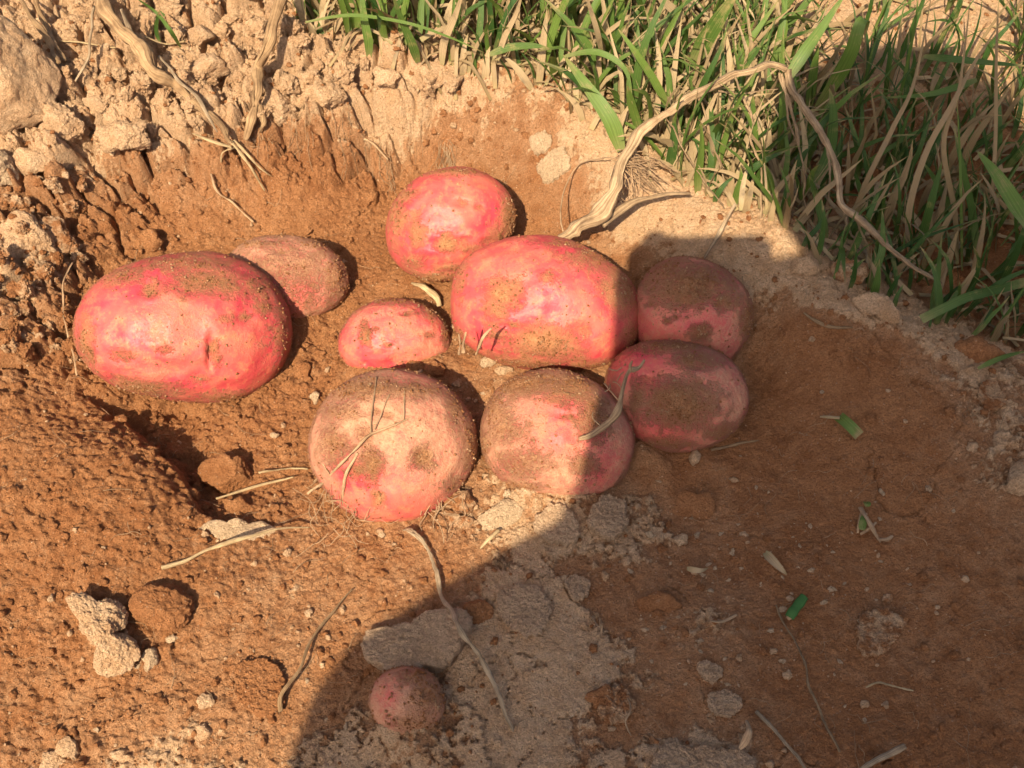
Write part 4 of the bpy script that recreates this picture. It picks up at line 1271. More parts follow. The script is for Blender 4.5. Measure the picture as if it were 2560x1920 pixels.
TW = [
    ('twig', 'long grey twig lying across the shadow edge in the foreground', 'twig', M_stem_gray, [(872, 1146, .5), (892, 1150, .7), (923, 1181, .6), (941, 1234, .6), (958, 1301, .7), (993, 1354, 1.5), (1029, 1407, 1.2), (1053, 1456, .5), (1085, 1505, .5), (1106, 1577, .3)], [3, 7, 5, 4, 3.5, 4, 4, 4.5, 4.5, 2.5], .0016),
    ('straw', 'pale smooth straw curving over the pitted white lump', 'straw', M_straw, [(348, 1225, .4), (397, 1213, .6), (447, 1189, .9), (510, 1167, 1.6), (598, 1143, 1.4), (668, 1138, .9)], [4, 4, 4, 4, 3.6, 2], .0004),
    ('broken_root', 'brown broken root beside the shadow edge at lower left', 'root', M_stem, [(605, 1540, .2), (612, 1498, .8), (643, 1442, .9), (668, 1385, .6), (703, 1336, .4), (766, 1273, .3)], [4, 6, 4, 3.6, 3, 1.5], .001),
    ('bent_straw', 'short bent straw between the rear potato and the smallest one', 'straw', M_straw, [(888, 610, .6), (916, 620, .9), (941, 638, .8), (948, 662, .4)], [4, 7, 7, 5], .001),
    ('straw', 'thin straight straw left of the three-eyed potato, lower one', 'straw', M_straw, [(464, 1078, .6), (545, 1053, .6), (633, 1028, .5)], [2.6, 3.2, 2], .0004),
    ('straw', 'thin curved straw left of the three-eyed potato, upper one', 'straw', M_straw, [(559, 1024, .5), (610, 1013, .5), (668, 1012, .4)], [2.4, 2.4, 1.6], .001),
    ('twig', 'flat brown splinter on the shaded slope under the right rim', 'twig', M_stem, [(1738, 676, .2), (1760, 692, .3), (1793, 705, .3), (1842, 708, .2)], [2, 5, 5, 3], .0006),
    ('thin_root', 'straight thin root pointing at the bottom frame edge', 'root', M_stem_gray, [(1634, 1537, .2), (1680, 1582, .4), (1712, 1618, .5), (1745, 1665, .6)], [3, 4, 4.5, 4.5], .0008),
    ('twig', 'weathered flattened twig at the bottom edge, right side', 'twig', M_stem_gray, [(1958, 1612, .9), (1925, 1632, .7), (1895, 1646, .5), (1860, 1664, .3)], [6, 7, 6, 4], .0006),
    ('curled_chip', 'curled pale bark strip above the bottom crust sheet', 'bark strip', M_root, [(1613, 1556, .7), (1617, 1580, .9), (1606, 1606, .6), (1592, 1622, .2)], [2, 5, 6, 2], .0006),
    ('thin_root', 'long hair-thin root wandering down the shaded soil', 'root', M_stem, [(1680, 1308, .2), (1701, 1357, .3), (1740, 1438, .3), (1750, 1491, .3), (1779, 1551, .3), (1814, 1624, .3)], [2, 2.2, 2.2, 2.2, 2.2, 2], .001),
    ('straw', 'short pale straw bit among whitish chips in the shade', 'straw', M_root, [(1536, 1340, .2), (1560, 1341, .3), (1592, 1326, .2)], [3, 4, 3], .0004),
    ('straw', 'wavy tan straw below the cracked angular slab', 'straw', M_straw, [(1866, 1487, .2), (1892, 1474, .5), (1920, 1478, .4), (1975, 1494, .2)], [1.6, 3, 3, 1.6], .0008),
    ('twig', 'dark forked root lying below the front right potato', 'root', M_stem, [(1535, 974, .2), (1570, 966, .3), (1605, 958, .3), (1640, 952, .2)], [3, 3, 2.4, 1.4], .001),
    ('straw', 'grey stalk leaning on the rim above the dusty rear potato', 'straw', M_stem_gray, [(1517, 566, .3), (1545, 520, 1.0), (1565, 480, 1.5), (1590, 440, 2.0)], [5, 4, 4, 3], .0006),
    ('straw', 'short split straw under the tongue of crust in the sun', 'straw', M_straw, [(1038, 1184, .3), (1060, 1163, .5), (1078, 1146, .5)], [1.5, 5, 4], .0004),
    ('thin_root', 'thin tan root lying on the rear wall below the thick stem', 'root', M_root, [(455, 375, .5), (470, 415, .5), (505, 440, .6), (548, 478, .5)], [2, 2.5, 2.5, 2.2], .0006),
    ('thin_root', 'thin pale root dangling on the rear wall above the rear potato', 'root', M_root, [(786, 300, .5), (810, 315, .6), (840, 345, .7)], [2.2, 2.4, 1.6], .0004),
    ('thin_root', 'hair-thin root hanging left of the largest potato', 'root', M_root, [(155, 570, 1.2), (135, 620, 1.3), (138, 680, 1.0), (155, 750, .7), (168, 815, .4)], [1.4, 1.4, 1.4, 1.4, 1.2], .001),
    ('thin_root', 'thin curved root across the round brown plate of soil', 'root', M_root, [(1354, 1508, .5), (1360, 1535, .7), (1352, 1560, .6), (1364, 1590, .3)], [1.5, 1.5, 1.5, 1.5], .0006),
    ('thin_root', 'thin root on the mottled crust with a looped end', 'root', M_root, [(1280, 1332, .3), (1292, 1352, .6), (1300, 1350, .7), (1298, 1376, .3)], [1.8, 1.8, 1.8, 1.4], .0006),
]
for nm, lab, cat, mat, pts, rr_, rough in TW:
    rods(nm, lab, cat, mat, [(path_at(pts), rr_, 12, rough * 1.6, .20 if mat is not M_straw else .06, .75)])

# root stub carried by the front potato, floats free above its neighbour
def over(pt, lift):
    p, u, v = pt
    return on_potato(p, u, v, lift)
def ray_at(u, v, depth):
    d = ray(u, v); return CAM + d * (depth / (d @ FWD))
b0 = on_potato(PH_, 1247, 947, 1); dep0 = (b0 - CAM) @ FWD
stub = rods('root_stub', 'pale knobbly root stub sticking up from the front potato, forked at its tip', 'root', M_arch, [
    ([ray_at(1247, 947, dep0), ray_at(1282, 937, dep0 - .006), ray_at(1317, 912, dep0 - .010), ray_at(1338, 881, dep0 - .012), ray_at(1345, 845, dep0 - .012), ray_at(1357, 812, dep0 - .012), ray_at(1367, 797, dep0 - .012)],
     [4, 6, 4.5, 6, 4, 3.6, 4.6], 14, .0022, .2, 1),
    ([ray_at(1364, 800, dep0 - .012), ray_at(1362, 788, dep0 - .013), ray_at(1366, 779, dep0 - .014)], [4, 4, 2], 8, .0006, .1, 1),
    ([ray_at(1365, 800, dep0 - .012), ray_at(1381, 795, dep0 - .011), ray_at(1393, 777, dep0 - .012)], [5, 4, 2.5], 8, .0006, .1, 1)])
hp = []
for pts in ([(1340, 868), (1325, 850), (1310, 832), (1304, 828)], [(1345, 840), (1330, 826), (1322, 824)], [(1300, 925), (1280, 910), (1275, 900), (1278, 893)], [(1318, 828), (1316, 838), (1306, 845)], [(1330, 826), (1338, 812), (1345, 806)],
            [(1314, 795), (1330, 800), (1342, 794)]):
    hp.append(([ray_at(u, v, dep0 - .008 - .001 * i) for i, (u, v) in enumerate(pts)], 1.3, 5, .0012, 0, 1))
rods('root_hairs', None, None, M_root, hp, parent=stub)

# the root lying over the three-eyed potato
def OI(u, v, l=3): return on_potato(PI_, u, v, l)
rp = rods('fine_root', 'branching hairy root draped over the three-eyed potato', 'root', M_root, [
    ([OI(672, 1062, 6), OI(700, 1040), OI(744, 1000), OI(775, 972), OI(807, 937), OI(860, 916), OI(930, 898)], [3, 3.6, 3.6, 3, 2.6, 2, 1.4], 8, .0014, .25, 1),
    ([OI(804, 938), OI(806, 900, 5), OI(811, 860, 8), OI(814, 818, 8)], [2, 1.8, 1.6, 1.3], 6, .0006, 0, 1),
    ([OI(870, 910), OI(872, 880, 7), OI(874, 852, 10)], [1.8, 1.6, 1.2], 6, .0006, 0, 1),
    ([OI(812, 930), OI(828, 890, 5), OI(842, 858, 7)], [1.6, 1.5, 1.2], 6, .0006, 0, 1),
    ([OI(775, 975), OI(758, 1010), OI(750, 1050), OI(746, 1085)], [3, 3.6, 3.2, 2], 8, .0012, .25, 1),
    ([OI(720, 1020), OI(705, 1000), OI(690, 985)], [1.5, 1.4, 1.2], 5, .001, 0, 1)])
hp = []
for _ in range(44):
    u, v = 725 + RNG.randn() * 34, 1060 + RNG.randn() * 45
    g = G(min(max(u, 660), 800), v, .3 * .01)
    d = (g - CAM) @ FWD
    q = ray_at(u, v, d - .01)
    P = [q + RNG.randn(3) * .0015]
    a = RNG.uniform(0, 6.28)
    for i in range(4):
        a += RNG.randn() * .7
        P.append(P[-1] + .005 * (math.cos(a) * RIGHT + math.sin(a) * UP) + RNG.randn(3) * .001)
    hp.append((P, [1.0, .9, .8, .7, .6], 4, .001, 0, 1))
rods('root_hairs', None, None, M_root, hp, parent=rp)
hp = []
for _ in range(26):
    u, v = 940 + RNG.randn() * 22, 1085 + RNG.randn() * 22
    q = G(u, v, .008)
    a = RNG.uniform(0, 6.28); P = [q]
    for i in range(4):
        a += RNG.randn() * .7; P.append(P[-1] + .0045 * (math.cos(a) * RIGHT + math.sin(a) * UP) + RNG.randn(3) * .001)
    hp.append((P, 1.1, 4, .001, 0, 1))
rods('root_tuft', 'small tuft of tangled roots right of the three-eyed potato', 'roots', M_root, hp)
# roots at the left foot of the large bright potato
rods('fine_root', 'short upright root fork between the smallest and the large bright potato', 'root', M_root, [
    ([ray_at(u, v, dep0 + .02 + q) for u, v, q in ((1028, 768, 0), (1034, 745, -.006), (1044, 725, -.010), (1064, 708, -.012))], [4, 4, 3, 1.6], 7, .001, .1, 1),
    ([ray_at(u, v, dep0 + .02 + q) for u, v, q in ((1000, 762, 0), (1002, 738, -.006), (1006, 716, -.010))], [5, 3, 1.2], 7, .001, .1, 1),
    ([ray_at(u, v, dep0 + .02 + q) for u, v, q in ((992, 764, 0), (994, 744, -.006), (990, 722, -.008))], [4, 3, 1.2], 7, .001, .1, 1)])
# small potato's side hairs, wall roots: hair roots over the soil
B = Bag()
for _ in range(360):
    for _t in range(20):
        u = RNG.uniform(-100, 2300); v = RNG.uniform(60, 1700)
        if v > crest(u): break
    g = G(u, v)
    L = RNG.uniform(.006, .02)
    P = hair(g + np.array([0, 0, .0008]), L, 5, .5)
    r0 = RNG.uniform(.0001, .0002)
    V, Fc, UV = tube(P, [r0, r0, r0 * .8, r0 * .8, r0 * .6, r0 * .4], 3, 0, 0, 0, 1, nres=9, cap=False)
    B.add(V, Fc, UV)
for cu_, cv_, n_, su, sv in ((965, 340, 26, 18, 30), (750, 240, 8, 30, 20), (560, 260, 10, 26, 20), (830, 330, 10, 22, 24), (660, 260, 8, 26, 20)):
    for _ in range(n_):
        g = G(cu_ + RNG.randn() * su * .4, cv_ - sv + RNG.randn() * sv * .3)
        P = [g]
        for i in range(6):
            q = P[-1] + np.array([RNG.randn() * .0022, -abs(.0035 + RNG.randn() * .001), 0]); q[2] = hz1(q[0], q[1]) + .0012 + .001 * abs(RNG.randn()); P.append(q)
        r0 = RNG.uniform(.00012, .00022)
        V, Fc, UV = tube(P, r0, 3, 0, 0, 0, 1, nres=12, cap=False); B.add(V, Fc, UV)
tag(obj('root_hairs', B.mesh('root_hairs', M_root)), 'hair-thin pale roots lying all over the soil', kind='stuff')


# ------------------------------------------------------------------ grass
def blade(P, w, tone, B, side=None, fold=.25, twist=0.0, n=11, taper=True):
    """P: control points (world), w: half width in metres"""
    P = np.array(P, float)
    t = np.linspace(0, 1, n); m = len(P) - 1
    C = []
    for x in t:
        f = x * m; i = min(int(f), m - 1); s = f - i
        p0 = P[max(i - 1, 0)]; p1 = P[i]; p2 = P[i + 1]; p3 = P[min(i + 2, m)]
        C.append(0.5 * ((2 * p1) + (-p0 + p2) * s + (2 * p0 - 5 * p1 + 4 * p2 - p3) * s * s + (-p0 + 3 * p1 - 3 * p2 + p3) * s ** 3))
    C = np.array(C)
    T = np.gradient(C, axis=0); T /= np.linalg.norm(T, axis=1)[:, None] + 1e-9
    if side is None:
        side = RNG.randn(3)
    V = []; UV = []
    for i in range(n):
        s = side - (side @ T[i]) * T[i]; s /= np.linalg.norm(s) + 1e-9
        q = np.cross(T[i], s)
        a = twist * t[i]
        s2 = math.cos(a) * s + math.sin(a) * q; q2 = -math.sin(a) * s + math.cos(a) * q
        ww = w * ((min(1, .5 + t[i] * 2.2)) * (1 - t[i] ** 2.6) + .02 if taper else 1)
        V += [C[i] - s2 * ww + q2 * ww * fold, C[i], C[i] + s2 * ww + q2 * ww * fold]
        UV += [(0, t[i] * 3), (.5, t[i] * 3), (1, t[i] * 3)]
    Fc = []
    for i in range(n - 1):
        for k in (0, 1):
            a0 = i * 3 + k
            Fc.append((a0, a0 + 1, a0 + 4, a0 + 3))
    B.add(V, Fc, UV, tone)


def rnd_blade(x, y, L, w, lean, B, tone, az=None, droop=1.0, n=9):
    az = RNG.uniform(0, 6.28) if az is None else az
    z = hz1(x, y) - .002
    h = np.array([math.cos(az), math.sin(az), 0])
    e = L
    p = [np.array([x, y, z])]
    ang = lean
    k = 4
    for i in range(k):
        ang_i = ang + droop * (i / k) ** 1.5
        p.append(p[-1] + (h * math.sin(ang_i) + np.array([0, 0, math.cos(ang_i)])) * e / k)
        p[-1][:2] += RNG.randn(2) * L * .02
    for q in p[1:]:
        q[2] = max(q[2], hz1(q[0], q[1]) + .002)
    blade(p, w, tone, B, side=np.array([-math.sin(az + RNG.randn() * .5), math.cos(az + RNG.randn() * .5), .1]), twist=RNG.randn() * .6, n=n)


green, dry = Bag(), Bag()
def dens(u, v):
    if u < 640: return 0.02 if v < 0 else 0
    if v > crest(u) - 10: return 0
    d = 1.0
    if u > 1700:
        d = .46
        if v < 150: d = .10 if u < 2150 else .2
        if 150 <= v < 330: d = .3
    return d
n_b = 0
for _ in range(60000):
    if n_b > 5800: break
    x = RNG.uniform(-.25, .62); y = RNG.uniform(.0, .66)
    z = hz1(x, y)
    (u,), (v,) = proj([[x, y, z]])
    if RNG.rand() > dens(u, v): continue
    if y > .42 and RNG.rand() < .5: continue
    n_b += 1
    edge_ = min(1, (crest(u) - v) / 60)
    isdry = RNG.rand() < (.60 if u < 1750 else .26)
    az = RNG.uniform(.1, 3.04) if edge_ < .8 else (RNG.uniform(0, 6.28) if RNG.rand() < .6 else RNG.uniform(0, 3.14))
    if isdry:
        L = RNG.uniform(.025, .075) * (.35 + .65 * edge_); w = RNG.uniform(.0008, .0030)
        rnd_blade(x, y, L, w, abs(RNG.randn() * .4), dry, RNG.rand() * (1 if u < 1750 else .15), az, droop=RNG.uniform(0, 1.5), n=7)  # tone cut on the right side: deep shade painted into the dry blades
    else:
        L = RNG.uniform(.03, .095) * (.5 + .5 * edge_) * (.75 if u > 1720 and v > 260 else 1); w = RNG.uniform(.0008, .0034) * (.75 if u > 1700 else 1)
        rnd_blade(x, y, L, w, abs(RNG.randn() * .38), green, RNG.rand() * (1 if u < 1750 else .5), az, droop=RNG.uniform(.2, 1.7), n=9)  # green tone halved there too, so the shade is partly in the colour
# litter lying flat between the blades
for _ in range(30000):
    x = RNG.uniform(-.2, .6); y = RNG.uniform(.0, .55); z = hz1(x, y)
    (u,), (v,) = proj([[x, y, z]])
    dd = dens(u, v)
    if dd == 0 or RNG.rand() > dd * (.30 if u < 1720 else .12) or v > crest(u) - 22: continue
    a = RNG.uniform(0, 6.28); L = RNG.uniform(.01, .045)
    p0 = np.array([x, y, z + .003]); d_ = np.array([math.cos(a), math.sin(a), 0]) * L
    P = [p0, p0 + d_ * .5 + np.array([0, 0, RNG.uniform(0, .006)]), p0 + d_]
    (ue,), (ve,) = proj([P[2]])
    if ve > crest(ue) - 8: continue
    P[1][2] = max(P[1][2], hz1(P[1][0], P[1][1]) + .002); P[2][2] = hz1(P[2][0], P[2][1]) + .003
    blade(P, RNG.uniform(.0006, .002), RNG.rand() * .8, dry, side=np.array([-math.sin(a), math.cos(a), RNG.randn() * .4]), n=5, taper=False)
# sparse field beyond the frame
for _ in range(1500):
    x = RNG.uniform(-1.6, 1.8); y = RNG.uniform(.5, 2.4)
    rnd_blade(x, y, RNG.uniform(.05, .12), RNG.uniform(.0015, .0035), abs(RNG.randn() * .4), green if RNG.rand() < .6 else dry, RNG.rand(), droop=RNG.uniform(.2, 1.5), n=6)
tag(obj('green_grass', green.mesh('green_grass', M_green)), 'dense green grass blades along the far side', kind='stuff')
tag(obj('dry_grass', dry.mesh('dry_grass', M_dry)), 'dead tan grass and straw mixed into the green', kind='stuff')


def hero(label, pts, w, mat, tone=.6, fold=.2, twist=0, group=None, name='grass_blade', cat='grass blade', taper=True):
    """pts: (u, v, height above ground in cm)"""
    P = [G(u, v, up * .01) for u, v, up in pts]
    k = ((P[0] - CAM) @ FWD) / F
    B = Bag()
    T = P[-1] - P[0]
    side = np.cross(T, FWD); side /= np.linalg.norm(side)
    blade(P, w * .5 * k, tone, B, side=side, fold=fold, twist=twist, n=22, taper=taper)
    return tag(obj(name, B.mesh(name, mat, P[0]), None, P[0]), label, cat, group)


hero('broad bright green blade rooted at the rim by the arching stem', [(1341, 325, .6), (1318, 260, 2.0), (1270, 190, 3.4), (1216, 118, 4.8)], 36, M_green, .9)
hero('thin green blade arching over and down beside the broad one', [(1220, 122, 4.6), (1290, 113, 5.2), (1350, 150, 4.6), (1366, 226, 3.2)], 15, M_green, .8)
hero('long light green blade slanting down to the arching stem', [(1450, 245, 2), (1410, 170, 4), (1370, 110, 5.5), (1335, 62, 6.5)], 18, M_green, 1.0)
hero('flat bluish blade lying across the dead stalks at top centre', [(1058, 118, 3), (1100, 103, 3.4), (1150, 99, 3.4), (1186, 104, 3)], 18, M_green, .45)
hero('very long thin blade arching horizontally along the top left of the grass', [(660, 48, 4), (760, 33, 5), (880, 50, 5.2), (972, 81, 4.5), (1046, 114, 3.5)], 8, M_green, .8)
hero('upright green blade at top left of the grass, right of the rim clods', [(903, 135, .3), (890, 95, 2), (868, 45, 4), (845, -20, 6)], 20, M_green, .4)
hero('pale green blade with brown streaks, widest at the top right', [(1700, 172, 6), (1738, 112, 7.4), (1775, 60, 8.4), (1830, -20, 10)], 28, M_green, .75)
hero('bent green blade right of the streaked one, its tip folded over', [(1766, 232, 1.2), (1808, 170, 3.5), (1840, 110, 6), (1858, 50, 7.6), (1872, 46, 7.4), (1868, 80, 6.4)], 30, M_green, .85)
hero('straight green blade under the top of the streaked one', [(1748, 232, .8), (1756, 160, 3), (1768, 95, 5)], 22, M_green, .7)
hero('straight green blade left of the hanging dried shoots', [(1634, 345, 1), (1628, 270, 3), (1625, 195, 5)], 18, M_green, .6)
hero('dark green blade leaning left in the shade near the sand', [(1750, 415, .6), (1790, 330, 3), (1800, 250, 5), (1792, 190, 6.5)], 26, M_green, .35)
hero('short green blade low in the shade by the bend of the stem', [(1784, 515, .3), (1768, 440, 2), (1748, 380, 3.4)], 20, M_green, .4)
hero('long blade, dry below and green above, crossing the shade to the top edge', [(1857, 500, .5), (1860, 420, 3), (1926, 281, 7), (1975, 176, 9), (2014, -20, 12)], 12, M_dry, .05)  # dry blades in this shade get a low tone, darkening it by colour
hero('long flat dry blade curving through the shade, wide at its foot', [(1973, 570, .5), (1961, 470, 3), (1998, 334, 6.5), (2060, 220, 9), (2102, 140, 10), (2180, 20, 12)], 14, M_dry, .15)
hero('long dry blade kinked in the middle, right part of the shade', [(2068, 570, .5), (2062, 457, 3), (2038, 312, 7), (2072, 190, 9.5), (2098, -20, 13)], 12, M_dry, .1)
hero('bright fresh green blade pointing in from the right frame edge', [(2230, 500, 7), (2185, 430, 7.2), (2150, 375, 7.3), (2110, 325, 7.4)], 40, M_green, 1.0)
hero('slim olive stalk standing upright in the shade', [(2078, 585, .3), (2076, 450, 4), (2073, 330, 7), (2066, 200, 10)], 7, M_green, .7)
hero('nearly level dark blade along the sand at upper right', [(1996, 122, 5), (2060, 128, 6), (2140, 136, 6), (2225, 143, 6)], 16, M_green, .3)
hero('level green blade below the sand patch, tip to the left', [(2110, 172, 4), (2060, 190, 4.6), (1997, 205, 4.4), (1896, 212, 3.5)], 15, M_green, .5)
hero('short slanting green blade in the thick of the shade', [(2052, 455, 1.5), (2026, 400, 3.5), (1994, 350, 5)], 15, M_green, .5)
hero('broad dark green blade lying low at the right end of the rim', [(1990, 690, 1), (2040, 665, 2), (2090, 642, 2.6), (2160, 624, 3), (2225, 606, 3)], 20, M_green, .35, taper=False)
hero('pale flat blade at the right frame edge, lowest of the grass', [(2112, 796, .4), (2150, 778, .8), (2185, 766, 1), (2230, 756, 1)], 12, M_green, .6)
hero('dark blade slanting up right from the stem foot', [(1984, 540, .5), (2010, 440, 3.5), (2036, 345, 6)], 20, M_green, .25)
hero('broad green blade standing in shade beside the kinked dry one', [(2110, 560, .5), (2100, 460, 3), (2078, 360, 6), (2060, 270, 8)], 18, M_green, .4)
hero('reddish dry stalk crossing the sand at the upper right', [(2140, 480, 1), (2150, 300, 5), (2152, 120, 9), (2158, -20, 12)], 9, M_dry, .1)
hero('green stalk crossing the sand toward the top edge', [(1935, 240, 1), (1955, 160, 4), (1975, 60, 7), (1985, -20, 9)], 8, M_green, .6)
hero('thin green blade by the top edge between the two dry stems', [(390, 102, 1.4), (365, 62, 2.4), (335, 25, 3), (285, -10, 4)], 9, M_green, .5)
hero('dull green blade at the right side of the two stems', [(345, 90, 1.0), (338, 60, 2), (345, 20, 3.4)], 14, M_green, .15)
hero('broad green blade at the top edge, right of centre', [(1500, 130, 3), (1530, 80, 5), (1560, 30, 7), (1600, -30, 9)], 40, M_green, .5)
hero('curved dry leaf over the middle of the grass', [(1440, 60, 4), (1470, 40, 5), (1430, 0, 6), (1400, -30, 7)], 22, M_dry, .7)
hero('tall pale dead stalk leaning right at top centre', [(1075, 130, 2), (1090, 80, 4), (1115, 30, 6), (1130, -20, 8)], 13, M_dry, .9)
hero('tall pale dead stalk leaning left at top centre', [(1300, 120, 3), (1290, 70, 5), (1275, 20, 7), (1262, -20, 8.5)], 13, M_dry, .8)
hero('wide papery dead leaf standing at the upper left grass', [(955, 140, .6), (960, 90, 2.5), (985, 30, 5), (1000, -20, 7)], 18, M_dry, .9)
hero('straight dry leaf hanging at the foot of the hanging shoots', [(1600, 455, .6), (1605, 400, 2), (1618, 350, 3)], 12, M_dry, .8)
# fallen green bits
gl = hero('torn green leaf tip lying on the shaded brown slope', [(1812, 900, .35), (1822, 908, .6), (1838, 922, .7), (1856, 941, .4)], 24, M_green, .95, name='fallen_leaf', cat='leaf', taper=False)
rods('stalk', None, None, M_straw, [([q - 0 for q in path_at([(1772, 901, .3), (1790, 902, .5), (1814, 903, .5)])], [2.5, 4, 4], 7, .0005, 0, .8)], parent=gl)
P_ = path_at([(1705, 1334, .5), (1714, 1320, .6), (1726, 1304, .6), (1737, 1289, .5)])
o_ = rods('green_stub', 'cut piece of green stalk lying in the shaded foreground', 'stalk', plain('green_stalk', (.05, .13, .03), .6, .2), [(P_, [9, 10.5, 10.5, 10.5], 16, .0003, .05, .7)])
rods('cut_end', None, None, M_root, [(path_at([(1702, 1337, .5), (1705, 1334, .5), (1708, 1330, .5)]), [5, 8, 9.4], 10, .0003, .1, .7)], parent=o_)
sp = rods('dried_sprig', 'small dried sprig with greenish bits on the shaded soil', 'sprig', M_root, [
    (path_at([(1858, 1098, .4), (1870, 1118, .7), (1886, 1142, .7), (1905, 1170, .3)]), [5, 5, 5, 2], 8, .001, .1, .7),
    (path_at([(1858, 1150, .3), (1876, 1140, .6), (1892, 1128, .4)]), [5, 4, 3], 8, .001, .1, .7),
    (path_at([(1862, 1105, .5), (1855, 1130, .5), (1853, 1150, .3)]), [3, 3, 3], 6, .001, .1, .7),
    (path_at([(1895, 1164, .4), (1915, 1164, .5), (1928, 1158, .3)]), [3, 5, 3], 6, .001, .1, .5)])
B = Bag()
P_ = path_at([(1862, 1145, .7), (1865, 1125, .8), (1862, 1112, .7)])
blade(P_, .0022, .8, B, side=RIGHT, n=8)
P_ = path_at([(1870, 1084, .4), (1874, 1090, .6), (1872, 1096, .4)])
blade(P_, .002, .9, B, side=RIGHT, n=8)
obj('leaflet', B.mesh('leaflet', M_green, sp.location), sp)
hero('tan flake of straw lying in the shade above the whitish chips', [(1653, 1194, .2), (1668, 1210, .5), (1684, 1226, .5), (1700, 1242, .2)], 19, M_dry, .8, name='straw_flake', cat='straw', fold=.6)
hero('striped husk lying left of the tan flake', [(1484, 1228, .2), (1500, 1231, .5), (1516, 1232, .5), (1530, 1227, .2)], 13, M_dry, .8, name='husk', cat='husk')
#@@PERSON
# ------------------------------------------------------------------ the photographer, whose shadow falls on the ground
M_skin = plain('skin', (.55, .33, .23), .55)
M_shirt = plain('grey_cotton', (.22, .24, .28), .9, .1)
M_jeans = plain('blue_denim', (.06, .09, .16), .9, .1)
M_hair = plain('brown_hair', (.06, .035, .02), .7)
M_case = plain('silver_plastic', (.5, .5, .52), .35, .5)
M_black = plain('black_plastic', (.02, .02, .02), .4, .5)


def cp(a, b, c):
    """a right, b up, c behind the lens, metres"""
    return CAM + RIGHT * a + UP * b - FWD * c


def figure():
    nodes, edges = [], []
    def nd(p, r, q=None):
        nodes.append((tuple(float(x) for x in p), r))
        if q is not None: edges.append((q, len(nodes) - 1))
        return len(nodes) - 1
    pel = nd((.10, -1.20, .82), .145)
    bel = nd((.055, -1.00, .81), .185, pel)
    che = nd((.050, -.82, .79), .170, bel)
    top = nd((.075, -.71, .785), .128, che)
    nk = nd((.075, -.622, .818), .070, top)
    hd = nd((.055, -.560, .815), .070, nk)
    hd2 = nd((.046, -.500, .825), .078, hd)
    hd3 = nd((.044, -.450, .835), .055, hd2)
    trp = nd((-.012, -.660, .786), .074, top)
    nd((.010, -.615, .806), .070, trp)
    shl = nd((-.080, -.663, .766), .078, trp)
    ual = nd((-.105, -.745, .700), .074, shl)
    ell = nd((-.246, -.792, .664), .073, ual)
    fal = nd(cp(-.068, -.150, .13), .046, ell)
    wrl = nd(cp(-.046, -.052, .036), .031, fal)
    shr = nd((.235, -.72, .795), .068, top)
    elr = nd((.29, -.66, .60), .050, shr)
    far_ = nd(cp(.16, -.12, .10), .042, elr)
    wrr = nd(cp(.075, -.080, .035), .029, far_)
    for wr, s, ox in ((wrl, -1, -.045), (wrr, 1, .022)):
        pm = nd(cp(ox + s * .006, -.018 if s < 0 else -.034, .016), .020, wr)
        kn = nd(cp(ox + s * .004, .006 if s < 0 else -.020, .013), .015, pm)
        for j in range(4):                       # fingers round the front edge
            b0 = (.022 if s < 0 else -.008) - .012 * j
            if s < 0:
                a1 = nd(cp(ox - .010, b0 + .004, .004), .0085, kn)
                a2 = nd(cp(ox + .006, b0 + .008, -.004), .0078, a1)
                nd(cp(ox + .020 - .003 * abs(j - 1), b0 + .010, -.004), .0066, a2)
            else:
                a1 = nd(cp(ox + .012, b0 + .002, .006), .0085, kn)
                a2 = nd(cp(ox + .004, b0 + .004, .000), .0078, a1)
                nd(cp(ox - .008 + .002 * abs(j - 1), b0 + .005, .001), .0066, a2)
        t1 = nd(cp(ox - s * .004, -.028, .030), .0095, pm)
        nd(cp(ox - s * .022, -.020, .033), .0078, t1)
    for s in (-1, 1):
        hp_ = nd((.10 + s * .09, -1.22, .77), .098, pel)
        kn = nd((.10 + s * .13, -1.10, .46), .064, hp_)
        cf = nd((.10 + s * .13, -1.17, .28), .056, kn)
        an = nd((.10 + s * .13, -1.22, .10), .040, cf)
        bl = nd((.10 + s * .14, -1.13, .065), .038, an)
        nd((.10 + s * .145, -1.04, .060), .028, bl)
    me = bpy.data.meshes.new('person')
    me.from_pydata([n[0] for n in nodes], edges, [])
    o = bpy.data.objects.new('person', me)
    COL.objects.link(o)
    md = o.modifiers.new('skin', 'SKIN')
    sv = me.skin_vertices[0].data
    for i, (_, r) in enumerate(nodes):
        sv[i].radius = (r, r)
    sv[0].use_root = True
    sb = o.modifiers.new('sub', 'SUBSURF'); sb.levels = 2; sb.render_levels = 2
    dg = bpy.context.evaluated_depsgraph_get()
    m2 = bpy.data.meshes.new_from_object(o.evaluated_get(dg))
    o.modifiers.clear()
    o.data = m2
    m2.materials.clear()
    for m in (M_skin, M_shirt, M_jeans, M_black): m2.materials.append(m)
    for p in m2.polygons:
        c = p.center
        i = 1
        if c.y < -1.06 and c.z < .95: i = 2
        if c.z < .12: i = 3
        if c.y > -.64 and c.z > .735: i = 0
        if (np.array(c) - CAM) @ -FWD < .10 and c.z < .70: i = 0
        p.material_index = i
        p.use_smooth = True
    return o


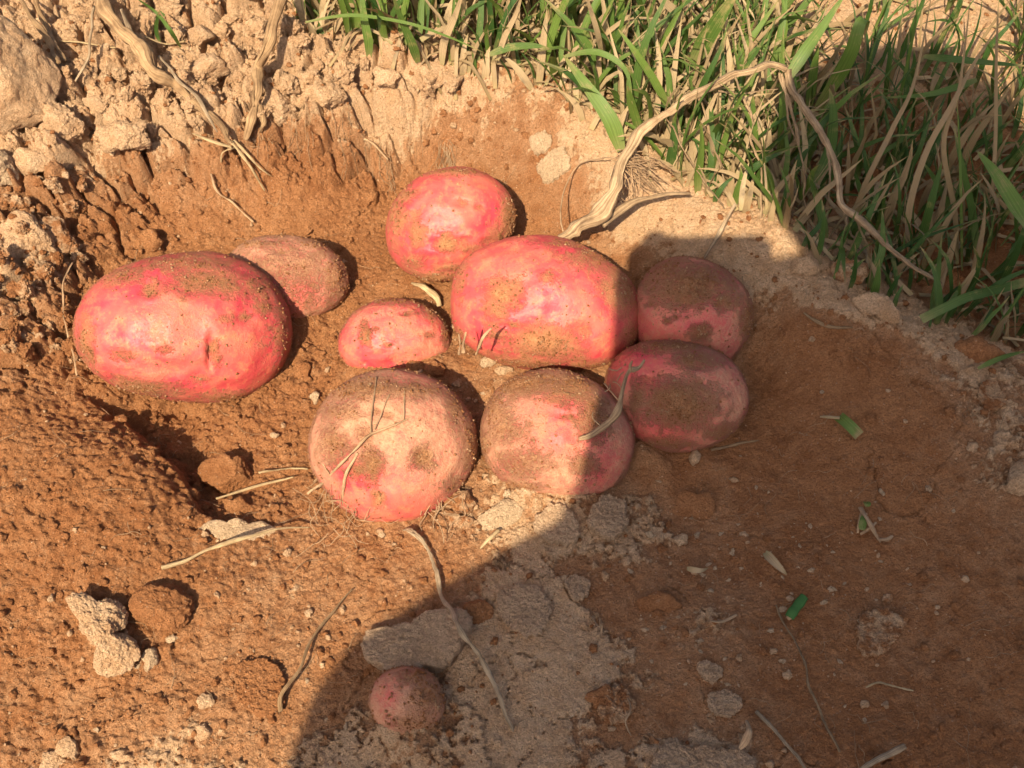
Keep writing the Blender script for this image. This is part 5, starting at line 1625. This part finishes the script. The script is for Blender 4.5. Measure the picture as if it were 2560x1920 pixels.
person = figure()
tag(person, 'person bending forward behind the view with a small camera, shadow on the pile', 'person')
V_, F_ = ico(4)
keep = V_ * np.array([.086, .098, .090]) * (1 + .02 * perlin(V_, 6, 3))[:, None]
hm = (V_[:, 1] < .55) | (V_[:, 2] > .45)
Fk = np.array([f for f in F_ if hm[f].all()])
obj('hair', mesh_from('hair', keep + np.array([.048, -.515, .832]), Fk, M_hair), person)
for s in (-1, 1):
    obj('ear', mesh_from('ear', ico(2)[0] * np.array([.010, .018, .028]) + np.array([.05 + s * .079, -.50, .815]), ico(2)[1], M_skin), person)
obj('nose', mesh_from('nose', ico(2)[0] * np.array([.012, .020, .020]) + np.array([.046, -.425, .800]), ico(2)[1], M_skin), person)


def box_mesh(name, cx, cy, cz, w, h, d, mat, bev=.004):
    import bmesh
    bm = bmesh.new()
    bmesh.ops.create_cube(bm, size=1)
    for v in bm.verts:
        v.co = (v.co.x * w, v.co.y * h, v.co.z * d)
    bmesh.ops.bevel(bm, geom=bm.edges[:], offset=bev, segments=3, affect='EDGES')
    for v in bm.verts:
        v.co = cp(cx + v.co.x, cy + v.co.y, cz + v.co.z)
    me = bpy.data.meshes.new(name); bm.to_mesh(me); bm.free(); me.materials.append(mat)
    return me


cb = bpy.data.objects.new('compact_camera', None); COL.objects.link(cb)
tag(cb, 'small silver compact camera held over the potatoes by the bending person', 'camera')
obj('body', box_mesh('body', -.020, .002, .018, .080, .064, .022, M_case), cb)
obj('screen', box_mesh('screen', -.010, .004, .031, .055, .040, .003, M_black, .001), cb)
obj('shutter_button', box_mesh('shutter_button', -.048, .036, .016, .010, .004, .010, M_black, .001), cb)
rg_V, rg_F = [], []
for i in range(32):
    a = i / 32 * 2 * math.pi
    for (r, c) in ((.019, .006), (.019, .0015), (.014, .0015), (.014, .006)):
        rg_V.append(cp(r * math.cos(a), r * math.sin(a), c))
    for k in range(3):
        j = (i + 1) % 32
        rg_F.append((i * 4 + k, j * 4 + k, j * 4 + k + 1, i * 4 + k + 1))
obj('lens_ring', mesh_from('lens_ring', rg_V, rg_F, M_black), cb)
